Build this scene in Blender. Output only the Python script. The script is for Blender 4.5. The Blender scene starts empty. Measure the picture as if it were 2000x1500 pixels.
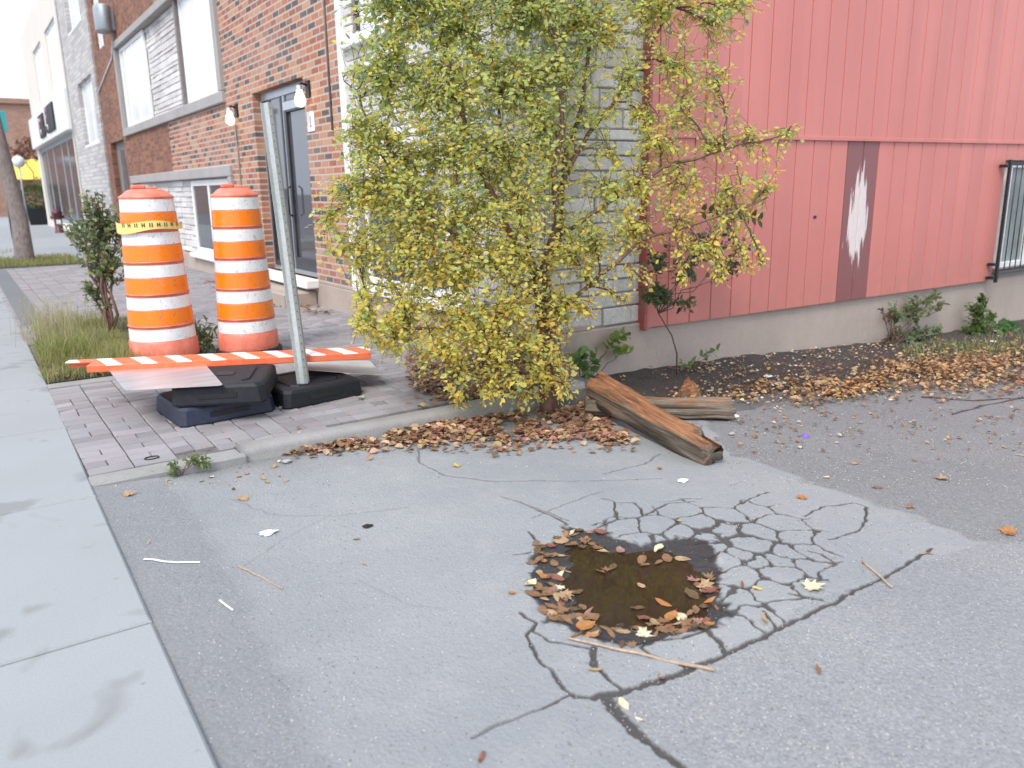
import bpy, math, random
import numpy as np
from mathutils import Vector, Matrix, Euler
random.seed(7); RS = np.random.RandomState(11)
R = math.radians
scn = bpy.context.scene
C = bpy.data.collections.new('place'); scn.collection.children.link(C)

# ------------------------------------------------------------------ camera
FP = 1560.0; CX, CY = 1000.0, 750.0; EYE = 1.3
FV = np.array([-95.0, 385.0]); ROLL = R(-1.0)
_n = np.array([-math.sin(ROLL), math.cos(ROLL)])
_d = float(np.dot(FV - np.array([CX, CY]), _n))
_N = np.array([_n[0], _n[1], -_d/FP]); _N /= np.linalg.norm(_N)
Yw = np.array([FV[0]-CX, FV[1]-CY, FP]); Yw /= np.linalg.norm(Yw); Yw -= _N*np.dot(Yw, _N); Yw /= np.linalg.norm(Yw)
UPw = -_N; Xw = np.cross(Yw, UPw)
if Xw[0] < 0: Xw = -Xw
cam = bpy.data.cameras.new('camera'); camo = bpy.data.objects.new('camera', cam); C.objects.link(camo)
cr = Vector((Xw[0], Yw[0], UPw[0])); cu = -Vector((Xw[1], Yw[1], UPw[1])); cb = -Vector((Xw[2], Yw[2], UPw[2]))
camo.matrix_world = Matrix(((cr.x, cu.x, cb.x, 0), (cr.y, cu.y, cb.y, 0), (cr.z, cu.z, cb.z, EYE), (0, 0, 0, 1)))
cam.sensor_width = 36; cam.lens = FP/2000*36; cam.clip_start = 0.05; cam.clip_end = 2000
cam.dof.use_dof = True; cam.dof.focus_distance = 4.0; cam.dof.aperture_fstop = 2.6
scn.camera = camo

# ------------------------------------------------------------------ light
SUN_EL, SUN_AZ = R(50), R(238)        # compass-like azimuth: direction the light comes from, from +Y clockwise
w = bpy.data.worlds.new('World'); scn.world = w; w.use_nodes = True
wn = w.node_tree; bgn = wn.nodes['Background']
sk = wn.nodes.new('ShaderNodeTexSky'); sk.sky_type = 'NISHITA'; sk.sun_disc = False
sk.sun_elevation = SUN_EL; sk.sun_rotation = SUN_AZ; sk.air_density = 1.0; sk.dust_density = 3.5; sk.ozone_density = 1.0
# thin bright overcast over the blue: cloud sheet with soft variation
wtc = wn.nodes.new('ShaderNodeTexCoord'); wno = wn.nodes.new('ShaderNodeTexNoise'); wno.inputs['Scale'].default_value = 2.2; wno.inputs['Detail'].default_value = 5
wn.links.new(wtc.outputs['Generated'], wno.inputs['Vector']); wra = wn.nodes.new('ShaderNodeMapRange'); wn.links.new(wno.outputs['Fac'], wra.inputs[0])
wra.inputs[1].default_value = .3; wra.inputs[2].default_value = .7; wra.inputs[3].default_value = .55; wra.inputs[4].default_value = .95
wmx = wn.nodes.new('ShaderNodeMix'); wmx.data_type = 'RGBA'; wn.links.new(wra.outputs[0], wmx.inputs[0]); wn.links.new(sk.outputs[0], wmx.inputs[6]); wmx.inputs[7].default_value = (5.6, 6.25, 7.3, 1)
wn.links.new(wmx.outputs[2], bgn.inputs[0]); bgn.inputs[1].default_value = 0.15
sd = bpy.data.lights.new('sun', 'SUN'); sd.energy = 1.5; sd.angle = R(20); sd.color = (1, .95, .88)
so = bpy.data.objects.new('sun', sd); C.objects.link(so)
sdir = Vector((math.sin(SUN_AZ)*math.cos(SUN_EL), math.cos(SUN_AZ)*math.cos(SUN_EL), math.sin(SUN_EL)))
so.rotation_euler = sdir.to_track_quat('Z', 'Y').to_euler(); so.location = (-5, -5, 12)
scn.view_settings.view_transform = 'Standard'; scn.view_settings.look = 'None'
scn.view_settings.gamma = 1; scn.view_settings.use_curve_mapping = False; scn.view_settings.exposure = 0.86
scn.cycles.max_bounces = 8; scn.cycles.transparent_max_bounces = 8

# ------------------------------------------------------------------ pixel -> place helpers
def ray(px, py):
    v = np.array([px-CX, py-CY, FP]); return np.array([v@Xw, v@Yw, v@UPw])
def g(px, py, z=0.0):
    r = ray(px, py); t = (z-EYE)/r[2]; return (r[0]*t, r[1]*t)
def onY(px, py, Y):
    r = ray(px, py); t = Y/r[1]; return (r[0]*t, EYE+r[2]*t)
def onX(px, py, X):
    r = ray(px, py); t = X/r[0]; return (r[1]*t, EYE+r[2]*t)
def atd(px, py, d):
    r = ray(px, py)/FP*d; return Vector((r[0], r[1], EYE+r[2]))
DZX = [-20, 0.33, 0.9, 2.2, 2.9, 4.3, 8.9, 14, 60]; DZZ = [-.02, -.02, -.055, -.062, -.10, -.18, -.36, -.5, -.9]
def zb(x): return np.interp(x, DZX, DZZ)
def gd(px, py, off=0.0):
    z = -.06
    for _ in range(8):
        x, y = g(px, py, z); z = float(zb(x))+off
    return (x, y, z)
def smooth(a, b, x):
    t = np.clip((x-a)/(b-a), 0, 1); return t*t*(3-2*t)
def vnoise(x, y, s, seed=0):
    rs = np.random.RandomState(seed); L = rs.rand(128, 128)
    u = np.asarray(x)/s+1000.; v = np.asarray(y)/s+1000.
    i = np.floor(u).astype(int); j = np.floor(v).astype(int); fu = u-i; fv = v-j
    fu = fu*fu*(3-2*fu); fv = fv*fv*(3-2*fv); i0 = i % 128; i1 = (i+1) % 128; j0 = j % 128; j1 = (j+1) % 128
    return (L[i0, j0]*(1-fu)+L[i1, j0]*fu)*(1-fv)+(L[i0, j1]*(1-fu)+L[i1, j1]*fu)*fv
def inpoly(x, y, P):
    ins = np.zeros(np.shape(x), bool); n = len(P)
    for i in range(n):
        x1, y1 = P[i]; x2, y2 = P[(i+1) % n]
        if y1 == y2: continue
        c = ((y1 > y) != (y2 > y)) & (x < (x2-x1)*(y-y1)/(y2-y1)+x1); ins ^= c
    return ins
def segd(x, y, a, b):
    dx, dy = b[0]-a[0], b[1]-a[1]; L = dx*dx+dy*dy+1e-12
    t = np.clip(((x-a[0])*dx+(y-a[1])*dy)/L, 0, 1); return np.hypot(x-a[0]-t*dx, y-a[1]-t*dy)
def polysd(x, y, P):
    d = np.full(np.shape(x), 1e9)
    for i in range(len(P)): d = np.minimum(d, segd(x, y, P[i], P[(i+1) % len(P)]))
    return np.where(inpoly(x, y, P), d, -d)

# ------------------------------------------------------------------ object helpers
def tag(o, label=None, cat=None, group=None, kind=None):
    if label: o['label'] = label
    if cat: o['category'] = cat
    if group: o['group'] = group
    if kind: o['kind'] = kind
    return o
def empty(name, loc, label=None, cat=None, group=None, rz=0):
    o = bpy.data.objects.new(name, None); C.objects.link(o); o.location = loc; o.rotation_euler = (0, 0, rz)
    o.empty_display_size = .1
    bpy.context.view_layer.update()
    return tag(o, label, cat, group)
def link(name, me, parent=None, mat=None, keep=True):
    o = bpy.data.objects.new(name, me); C.objects.link(o)
    if mat:
        for m in (mat if isinstance(mat, (list, tuple)) else [mat]): me.materials.append(m)
    if parent:
        o.parent = parent
        if keep: o.matrix_parent_inverse = world_of(parent).inverted()
    return o
def world_of(o):
    m = Matrix.LocRotScale(o.location, o.rotation_euler, o.scale)
    if o.parent: m = world_of(o.parent) @ o.matrix_parent_inverse @ m
    return m
class MB:
    """collects faces of one mesh, in world coordinates"""
    def __init__(s): s.v = []; s.f = []; s.col = []; s.sm = []; s.mi = []
    def add(s, vs, fs, col=None, smooth=False, mi=0):
        b = len(s.v); s.v += [tuple(p) for p in vs]
        for f in fs: s.f.append([i+b for i in f]); s.sm.append(smooth); s.mi.append(mi)
        s.col += [col or (1, 1, 1)]*len(vs); return s
    def box(s, x0, x1, y0, y1, z0, z1, M=None, bev=0.0, col=None, mi=0):
        if bev <= 0:
            P = [(x, y, z) for z in (z0, z1) for y in (y0, y1) for x in (x0, x1)]
            F = [(0, 2, 3, 1), (4, 5, 7, 6), (0, 1, 5, 4), (1, 3, 7, 5), (3, 2, 6, 7), (2, 0, 4, 6)]
        else:
            P = []; b = bev
            for z, e in ((z0, b), (z0+b, 0), (z1-b, 0), (z1, b)):
                x0_, x1_, y0_, y1_ = x0+e, x1-e, y0+e, y1-e; c = b if e == 0 else b*.4
                P += [(x0_+c, y0_, z), (x1_-c, y0_, z), (x1_, y0_+c, z), (x1_, y1_-c, z), (x1_-c, y1_, z), (x0_+c, y1_, z), (x0_, y1_-c, z), (x0_, y0_+c, z)]
            F = [tuple(range(7, -1, -1)), tuple(range(24, 32))]
            for k in range(3):
                for i in range(8): F.append((k*8+i, k*8+(i+1) % 8, k*8+8+(i+1) % 8, k*8+8+i))
        if M is not None: P = [M @ Vector(p) for p in P]
        return s.add(P, F, col, False, mi)
    def tube(s, pts, rad, n=6, col=None, cap=True, mi=0):
        pts = [Vector(p) for p in pts]; m = len(pts); V = []
        if not hasattr(rad, '__len__'): rad = [rad]*m
        up = Vector((0.13, 0.21, 1)).normalized(); last = None
        for i in range(m):
            t = (pts[min(i+1, m-1)]-pts[max(i-1, 0)]); t = t.normalized() if t.length > 1e-9 else Vector((0, 0, 1))
            a = (last if last else (up if abs(t.dot(up)) < .9 else Vector((1, 0, 0)))); a = (a-t*a.dot(t)).normalized(); last = a; b = t.cross(a)
            for k in range(n):
                an = 2*math.pi*k/n; V.append(pts[i]+(a*math.cos(an)+b*math.sin(an))*rad[i])
        F = [(i*n+k, i*n+(k+1) % n, i*n+n+(k+1) % n, i*n+n+k) for i in range(m-1) for k in range(n)]
        if cap: F += [tuple(range(n-1, -1, -1)), tuple(range((m-1)*n, m*n))]
        return s.add(V, F, col, True, mi)
    def lathe(s, prof, cx, cy, n=40, col=None, mi=0, M=None):
        V = []; 
        for r, z in prof:
            for k in range(n): V.append((cx+r*math.cos(2*math.pi*k/n), cy+r*math.sin(2*math.pi*k/n), z))
        if M is not None: V = [M @ Vector(p) for p in V]
        F = [(i*n+k, i*n+(k+1) % n, i*n+n+(k+1) % n, i*n+n+k) for i in range(len(prof)-1) for k in range(n)]
        return s.add(V, F, col, True, mi)
    def quad(s, a, b, c, d, col=None): return s.add([a, b, c, d], [(0, 1, 2, 3)], col)
    def mesh(s, name, cols=False):
        me = bpy.data.meshes.new(name); me.from_pydata([tuple(p) for p in s.v], [], s.f)
        me.polygons.foreach_set('use_smooth', s.sm); me.polygons.foreach_set('material_index', s.mi)
        if cols:
            a = me.attributes.new('tint', 'FLOAT_COLOR', 'POINT')
            a.data.foreach_set('color', np.array([c+(1,) if len(c) == 3 else c for c in s.col], 'f').ravel())
        me.update(); return me
    def build(s, name, mat, parent=None, cols=False, **kw):
        o = link(name, s.mesh(name, cols), parent, mat)
        if kw: tag(o, **kw)
        return o
def wall(mb, axis, c, u0, u1, z0, z1, holes=(), depth=.12, flip=1):
    """flat wall facing -axis with openings and their reveals"""
    us = sorted({u0, u1, *[h[0] for h in holes], *[h[1] for h in holes]}); zs = sorted({z0, z1, *[h[2] for h in holes], *[h[3] for h in holes]})
    us = [u for u in us if u0 <= u <= u1]; zs = [z for z in zs if z0 <= z <= z1]
    P = (lambda u, z, d=0: (c+d, u, z)) if axis == 'X' else (lambda u, z, d=0: (u, c+d, z))
    for i in range(len(us)-1):
        for j in range(len(zs)-1):
            um, zm = (us[i]+us[i+1])/2, (zs[j]+zs[j+1])/2
            if any(h[0] < um < h[1] and h[2] < zm < h[3] for h in holes): continue
            q = [P(us[i], zs[j]), P(us[i+1], zs[j]), P(us[i+1], zs[j+1]), P(us[i], zs[j+1])]
            mb.quad(*(q if axis == 'Y' else q[::-1]))
    for a, b, e, f_ in [h[:4] for h in holes]:
        for (p, q) in (((a, e), (a, f_)), ((a, f_), (b, f_)), ((b, f_), (b, e)), ((b, e), (a, e))):
            if p[0] == q[0] and (p[0] <= u0 or p[0] >= u1): continue
            mb.quad(P(*p), P(*q), P(*q, depth), P(*p, depth))
    return mb
def npmesh(name, V, F, attrs=None, cols=None, smooth_=True):
    me = bpy.data.meshes.new(name); V = np.asarray(V, 'f'); F = np.asarray(F, np.int32)
    me.vertices.add(len(V)); me.vertices.foreach_set('co', V.ravel())
    k = F.shape[1]; me.loops.add(F.size); me.loops.foreach_set('vertex_index', F.ravel())
    me.polygons.add(len(F)); me.polygons.foreach_set('loop_start', np.arange(0, F.size, k, dtype=np.int32))
    me.polygons.foreach_set('loop_total', np.full(len(F), k, np.int32))
    me.polygons.foreach_set('use_smooth', np.full(len(F), smooth_))
    for nm, a in (attrs or {}).items():
        at = me.attributes.new(nm, 'FLOAT', 'POINT'); at.data.foreach_set('value', np.asarray(a, 'f').ravel())
    if cols is not None:
        at = me.attributes.new('tint', 'FLOAT_COLOR', 'POINT'); at.data.foreach_set('color', np.asarray(cols, 'f').ravel())
    me.update(calc_edges=True); me.validate(); return me

# ------------------------------------------------------------------ materials
class NT:
    def __init__(s, name):
        s.m = bpy.data.materials.new(name); s.m.use_nodes = True; s.t = s.m.node_tree; s.b = s.t.nodes['Principled BSDF']
        s.out = s.t.nodes['Material Output']; s.co = None
    def n(s, typ, **kw):
        nd = s.t.nodes.new('ShaderNode'+typ)
        for k, v in kw.items(): setattr(nd, k, v)
        return nd
    def l(s, a, b): s.t.links.new(a, b)
    def coord(s, scale=(1, 1, 1), rot=(0, 0, 0), loc=(0, 0, 0)):
        g_ = s.n('NewGeometry'); mp = s.n('Mapping'); s.l(g_.outputs['Position'], mp.inputs[0])
        mp.inputs['Scale'].default_value = scale; mp.inputs['Rotation'].default_value = rot; mp.inputs['Location'].default_value = loc
        return mp.outputs[0]
    def noise(s, scale, detail=4, co=None, rough=.55, out='Fac', dist=0):
        nd = s.n('TexNoise'); nd.inputs['Scale'].default_value = scale; nd.inputs['Detail'].default_value = detail
        nd.inputs['Roughness'].default_value = rough; nd.inputs['Distortion'].default_value = dist
        s.l(co or s.coord(), nd.inputs['Vector']); return nd.outputs[out]
    def vor(s, scale, co=None, feature='F1', out='Distance', rnd=1):
        nd = s.n('TexVoronoi', feature=feature); nd.inputs['Scale'].default_value = scale; nd.inputs['Randomness'].default_value = rnd
        s.l(co or s.coord(), nd.inputs['Vector']); return nd.outputs[out]
    def ramp(s, fac, stops, interp='LINEAR'):
        nd = s.n('ValToRGB'); cr_ = nd.color_ramp; cr_.interpolation = interp
        while len(cr_.elements) < len(stops): cr_.elements.new(.5)
        for e, (p, c) in zip(cr_.elements, stops):
            e.position = p; e.color = (c, c, c, 1) if not hasattr(c, '__len__') else tuple(c)+(1,)
        s.l(fac, nd.inputs[0]); return nd.outputs[0]
    def mix(s, fac, a, b, mode='MIX'):
        nd = s.n('Mix', data_type='RGBA', blend_type=mode)
        for sock, v in ((nd.inputs[0], fac), (nd.inputs[6], a), (nd.inputs[7], b)):
            if hasattr(v, 'links') or hasattr(v, 'is_linked'): s.l(v, sock)
            elif hasattr(v, '__len__'): sock.default_value = tuple(v)+(1,)
            else: sock.default_value = v
        return nd.outputs[2]
    def math(s, op, a, b=0.0, clamp=False):
        nd = s.n('Math', operation=op, use_clamp=clamp)
        for sock, v in ((nd.inputs[0], a), (nd.inputs[1], b)):
            if hasattr(v, 'is_linked'): s.l(v, sock)
            else: sock.default_value = v
        return nd.outputs[0]
    def attr(s, name, out='Fac'):
        nd = s.n('Attribute'); nd.attribute_name = name; return nd.outputs[out]
    def bump(s, h, strength=.5, dist=.01, prev=None):
        nd = s.n('Bump'); nd.inputs['Strength'].default_value = strength; nd.inputs['Distance'].default_value = dist
        s.l(h, nd.inputs['Height'])
        if prev: s.l(prev, nd.inputs['Normal'])
        return nd.outputs[0]
    def set(s, col=None, rough=None, spec=None, metal=None, normal=None, trans=None, **kw):
        for k, v in (('Base Color', col), ('Roughness', rough), ('Specular IOR Level', spec), ('Metallic', metal), ('Normal', normal), ('Transmission Weight', trans)):
            if v is None: continue
            if hasattr(v, 'is_linked'): s.l(v, s.b.inputs[k])
            elif hasattr(v, '__len__'): s.b.inputs[k].default_value = tuple(v)+(1,)
            else: s.b.inputs[k].default_value = v
        return s.m
def simple(name, col, rough=.6, var=.15, sc=20, metal=0, bump=.15, spec=.5, co=None, bd=.004):
    t = NT(name); c = t.coord(*(co or ())) if co else t.coord()
    n = t.noise(sc, 5, c); n2 = t.noise(sc*.13, 3, c)
    lo = tuple(v*(1-var) for v in col); hi = tuple(min(1, v*(1+var)) for v in col)
    cc = t.ramp(n, [(.3, lo), (.7, hi)]); cc = t.mix(t.ramp(n2, [(.35, 0.), (.75, .5)]), cc, tuple(v*(1-1.6*var) for v in col))
    return t.set(col=cc, rough=rough, metal=metal, spec=spec, normal=t.bump(n, bump, bd))
def leafmat(name, tl=.35, rough=.5, br_=.35):
    t = NT(name); c = t.attr('tint', 'Color'); n = t.noise(60, 2)
    c = t.mix(br_, c, t.mix(n, c, (.35, .28, .1)), 'MIX')
    t.set(col=c, rough=rough, spec=.3)
    tr = t.n('BsdfTranslucent'); t.l(c, tr.inputs[0]); ms = t.n('MixShader'); ms.inputs[0].default_value = tl
    t.l(t.b.outputs[0], ms.inputs[1]); t.l(tr.outputs[0], ms.inputs[2]); t.l(ms.outputs[0], t.out.inputs[0]); return t.m
M = {}
M['leaf'] = leafmat('living_leaf', .5); M['treeleaf'] = leafmat('tree_leaf', .62, .45, .10); M['litter'] = leafmat('dead_leaf', .15, .6)
M['bark'] = simple('bark', (.19, .105, .075), .9, .4, 45, bump=.8, bd=.01, co=((1, 1, .25),))
M['barkgrey'] = simple('grey_bark', (.2, .165, .15), .9, .35, 25, bump=.8, bd=.02, co=((1, 1, .3),))
M['twig'] = simple('twig_bark', (.12, .075, .06), .85, .3, 60)
M['drytwig'] = simple('dry_twig', (.42, .31, .22), .8, .25, 60)

def brickmat(name, pal, bw, bh, mortar, mcol, axis='X', rough=.85, sq=.0, ms=.011, bumpd=.008, nz=.15):
    t = NT(name); ge = t.n('NewGeometry'); sx = t.n('SeparateXYZ'); t.l(ge.outputs['Position'], sx.inputs[0])
    cb_ = t.n('CombineXYZ'); t.l(sx.outputs['Y' if axis == 'X' else 'X'], cb_.inputs[0]); t.l(sx.outputs['Z'], cb_.inputs[1])
    if axis == 'XY':   # pick the wall direction by the normal
        nx = t.n('SeparateXYZ'); t.l(ge.outputs['Normal'], nx.inputs[0]); k = t.math('GREATER_THAN', t.math('ABSOLUTE', nx.outputs[0]), .5)
        mm = t.n('Mix', data_type='FLOAT'); t.l(k, mm.inputs[0]); t.l(sx.outputs['X'], mm.inputs[2]); t.l(sx.outputs['Y'], mm.inputs[3]); t.l(mm.outputs[0], cb_.inputs[0])
    br = t.n('TexBrick'); t.l(cb_.outputs[0], br.inputs['Vector']); br.inputs['Scale'].default_value = 1
    br.inputs['Color1'].default_value = (0, 0, 0, 1); br.inputs['Color2'].default_value = (1, 1, 1, 1); br.inputs['Mortar'].default_value = (0, 0, 0, 1)
    br.inputs['Brick Width'].default_value = bw; br.inputs['Row Height'].default_value = bh; br.inputs['Mortar Size'].default_value = ms; br.inputs['Mortar Smooth'].default_value = .15
    c = t.ramp(br.outputs['Color'], pal, 'CONSTANT'); n = t.noise(30, 4); n1 = t.noise(1.2, 3)
    c = t.mix(nz*2, c, t.mix(n, tuple(.4 for _ in '123'), tuple(1. for _ in '123')), 'MULTIPLY')
    c = t.mix(t.ramp(n1, [(.4, 0.), (.8, .35)]), c, mcol)
    c = t.mix(br.outputs['Fac'], c, mcol)
    h = t.math('ADD', t.math('MULTIPLY', br.outputs['Fac'], -1.), t.math('MULTIPLY', n, .25))
    return t.set(col=c, rough=rough, normal=t.bump(h, .9, bumpd))
M['brick'] = brickmat('orange_brick', [(0, (.10, .065, .058)), (.17, (.32, .11, .06)), (.40, (.46, .16, .075)), (.62, (.50, .215, .11)), (.78, (.36, .115, .065)), (.9, (.52, .27, .15))], .215, .0735, 0, (.45, .39, .34))
M['brown'] = brickmat('brown_brick', [(0, (.17, .07, .042)), (.25, (.27, .105, .058)), (.55, (.33, .14, .075)), (.8, (.22, .085, .05))], .215, .0735, 0, (.22, .13, .1), ms=.007)
M['farbrick'] = brickmat('far_brick', [(0, (.30, .15, .1)), (.5, (.36, .19, .13))], .3, .1, 0, (.4, .3, .25), axis='Y', ms=.01)
M['ashlar'] = brickmat('split_stone', [(0, (.50, .48, .47)), (.3, (.58, .56, .54)), (.6, (.45, .42, .41)), (.8, (.62, .60, .57))], .52, .105, 0, (.40, .37, .36), rough=.9, ms=.012, bumpd=.02, nz=.2)
def stonegeo():
    t = NT('white_stone'); c = t.attr('tint', 'Color'); n = t.noise(14, 7, rough=.7); n2 = t.noise(1.3, 3)
    c = t.mix(.55, c, t.ramp(n, [(.3, .6), (.65, 1.)]), 'MULTIPLY'); c = t.mix(t.ramp(n2, [(.45, 0.), (.8, .4)]), c, (.30, .27, .25))
    return t.set(col=c, rough=.9, normal=t.bump(n, 1., .02))
M['stone'] = stonegeo()
M['mortar'] = simple('mortar', (.36, .32, .29), .95, .2, 40)
def concrete(name, col, stain=.35, sc=1.6):
    t = NT(name); a = t.noise(90, 3, rough=.7); b = t.noise(sc, 6, rough=.62); d = t.noise(sc*5, 4, dist=1.)
    st = t.noise(3, 3, t.coord((1, 1, .25)))
    c = t.ramp(a, [(.3, tuple(v*.88 for v in col)), (.7, tuple(min(1, v*1.1) for v in col))])
    c = t.mix(t.ramp(b, [(.42, 0.), (.75, stain)]), c, tuple(v*.55 for v in col)); c = t.mix(t.ramp(d, [(.6, 0.), (.8, stain*.6)]), c, tuple(v*.7 for v in col))
    c = t.mix(t.ramp(st, [(.5, 0.), (.8, stain*.6)]), c, (min(1, col[0]*1.35), min(1, col[1]*1.3), min(1, col[2]*1.25)))
    return t.set(col=c, rough=.9, normal=t.bump(a, .35, .004, t.bump(d, .3, .012)))
M['found'] = concrete('foundation_concrete', (.41, .335, .285), .4)
M['frameconc'] = concrete('frame_concrete', (.36, .34, .33), .35)
M['kerb'] = concrete('kerb_concrete', (.275, .265, .255), .45, 4)
def sidewalkmat():
    t = NT('sidewalk_concrete'); a = t.noise(160, 3, rough=.8); b = t.noise(.9, 6); d = t.noise(2.6, 3, t.coord(loc=(3, 1, 0)), dist=.5); sp = t.vor(9, rnd=1)
    c = t.ramp(a, [(.25, (.245, .255, .262)), (.75, (.335, .345, .352))])
    c = t.mix(t.ramp(b, [(.4, 0.), (.8, .35)]), c, (.21, .208, .20)); c = t.mix(t.ramp(d, [(.58, 0.), (.66, .5)]), c, (.15, .148, .145))
    c = t.mix(t.ramp(sp, [(.045, .75), (.085, 0.)]), c, (.22, .2, .19))
    return t.set(col=c, rough=.88, normal=t.bump(a, .25, .003, t.bump(b, .2, .02)))
M['sidewalk'] = sidewalkmat()
def asphaltmat():
    t = NT('driveway_asphalt'); co = t.coord(); ck = t.attr('crack'); wet = t.attr('wet'); rg = t.attr('rough'); dk = t.attr('dark')
    bl = t.attr('strip')
    fine = t.noise(260, 3, co, .75); agg = t.vor(150, co, out='Color'); ag2 = t.vor(75, co); big = t.noise(1.1, 5, co); mid = t.noise(7, 5, co, .65)
    base = t.ramp(fine, [(.3, (.215, .22, .222)), (.7, (.36, .363, .36))])
    base = t.mix(t.ramp(big, [(.35, .55), (.7, 0.)]), base, (.205, .217, .235)); base = t.mix(t.ramp(mid, [(.5, 0.), (.8, .5)]), base, (.345, .33, .315))
    # coarse worn asphalt with pale chips of stone
    chip = t.ramp(agg, [(0., (.11, .11, .115)), (.35, (.23, .23, .235)), (.62, (.33, .327, .323)), (.8, (.42, .41, .40)), (.93, (.64, .62, .59))], 'CONSTANT')
    chip = t.mix(t.ramp(ag2, [(.0, .0), (.75, .6)]), chip, (.18, .18, .184))
    c = t.mix(rg, base, t.mix(.42, base, chip)); c = t.mix(t.math('MULTIPLY', bl, .30), c, (.15, .152, .158))
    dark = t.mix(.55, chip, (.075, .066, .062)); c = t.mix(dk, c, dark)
    spk = t.vor(38, t.coord(loc=(5, 2, 0))); c = t.mix(t.ramp(spk, [(.05, .85), (.1, 0.)]), c, (.055, .05, .05))
    spw = t.vor(27, t.coord(loc=(1, 8, 0))); c = t.mix(t.math('MULTIPLY', t.ramp(spw, [(.055, .8), (.085, 0.)]), t.ramp(t.noise(2.3, 2), [(.4, 0.), (.6, 1.)])), c, (.62, .6, .57))
    c = t.mix(t.math('MULTIPLY', ck, .93, True), c, t.mix(fine, (.03, .026, .025), (.085, .075, .072)))
    c = t.mix(t.math('MULTIPLY', wet, .93, True), c, (.022, .020, .021))
    rr = t.math('SUBTRACT', .88, t.math('MULTIPLY', wet, .42)); h = t.math('ADD', fine, t.math('MULTIPLY', ag2, 1.2))
    nb = t.bump(h, .5, .006, t.bump(mid, .35, .02))
    return t.set(col=c, rough=rr, normal=nb, spec=.4)
M['asphalt'] = asphaltmat()
def groundmat(name, a, b):
    t = NT(name); n = t.noise(120, 3); m_ = t.noise(.5, 5); return t.set(col=t.mix(t.ramp(m_, [(.3, 0.), (.7, .6)]), t.ramp(n, [(.3, a), (.7, b)]), a), rough=.9, normal=t.bump(n, .4, .006))
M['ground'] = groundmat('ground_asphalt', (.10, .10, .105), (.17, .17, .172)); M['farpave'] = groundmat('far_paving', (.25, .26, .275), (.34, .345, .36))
M['infill'] = groundmat('infill_asphalt', (.12, .125, .13), (.20, .20, .21))
def soilmat():
    t = NT('dark_soil'); a = t.noise(70, 6, rough=.75); b = t.noise(6, 5); v = t.vor(60); ed = t.attr('edge')
    c = t.ramp(a, [(.3, (.02, .017, .015)), (.55, (.07, .055, .048)), (.75, (.17, .145, .13))]); c = t.mix(t.ramp(v, [(.08, .7), (.14, 0.)]), c, (.40, .37, .35))
    c = t.mix(t.ramp(b, [(.5, 0.), (.8, .5)]), c, (.085, .055, .04)); c = t.mix(ed, c, (.16, .15, .147))
    return t.set(col=c, rough=.95, normal=t.bump(a, 1., .02))
M['soil'] = soilmat()
def pavermat():
    t = NT('concrete_pavers'); c = t.attr('tint', 'Color'); a = t.noise(120, 3, rough=.8); b = t.noise(2.2, 5)
    c = t.mix(.5, c, t.ramp(a, [(.3, .6), (.7, 1.1)]), 'MULTIPLY'); c = t.mix(t.ramp(b, [(.45, 0.), (.75, .55)]), c, (.20, .185, .18))
    return t.set(col=c, rough=.88, normal=t.bump(a, .4, .004))
M['paver'] = pavermat()
M['joint'] = simple('paver_joint_sand', (.17, .15, .135), .95, .4, 60)

def sidingmat(name, col, pale=.0):
    t = NT(name); n = t.noise(3, 5, t.coord((1, 1, .12))); f = t.noise(70, 3); b = t.noise(.8, 4)
    c = t.ramp(n, [(.3, tuple(v*.93 for v in col)), (.7, tuple(v*1.05 for v in col))]); c = t.mix(t.ramp(b, [(.4, 0.), (.75, .28)]), c, (col[0]*1.15, col[1]*1.3, col[2]*1.3))
    ge = t.n('NewGeometry'); sx = t.n('SeparateXYZ'); t.l(ge.outputs['Position'], sx.inputs[0]); wn_ = t.n('TexWhiteNoise', noise_dimensions='1D')
    t.l(t.math('FLOOR', t.math('DIVIDE', t.math('SUBTRACT', sx.outputs[0], 4.285), .2455)), wn_.inputs['W']); c = t.mix(t.math('MULTIPLY', wn_.outputs['Value'], .16), c, tuple(v*.55 for v in col))
    sp = t.math('MULTIPLY', t.ramp(sx.outputs[2], [(.2, 1.), (.62, 0.)]), t.ramp(t.noise(9, 5), [(.35, 0.), (.7, .55)])); c = t.mix(sp, c, (.36, .17, .13))
    sc = t.noise(22, 6, t.coord((1, 1, .35), loc=(4, 0, 1)), .75); c = t.mix(t.ramp(sc, [(.68, 0.), (.74, .4)]), c, (.34, .10, .08))
    return t.set(col=c, rough=.5, spec=.55, normal=t.bump(f, .12, .002, t.bump(b, .3, .06)))
M['red'] = sidingmat('red_painted_siding', (.56, .18, .148)); M['redtrim'] = sidingmat('red_trim', (.33, .08, .075))
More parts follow.
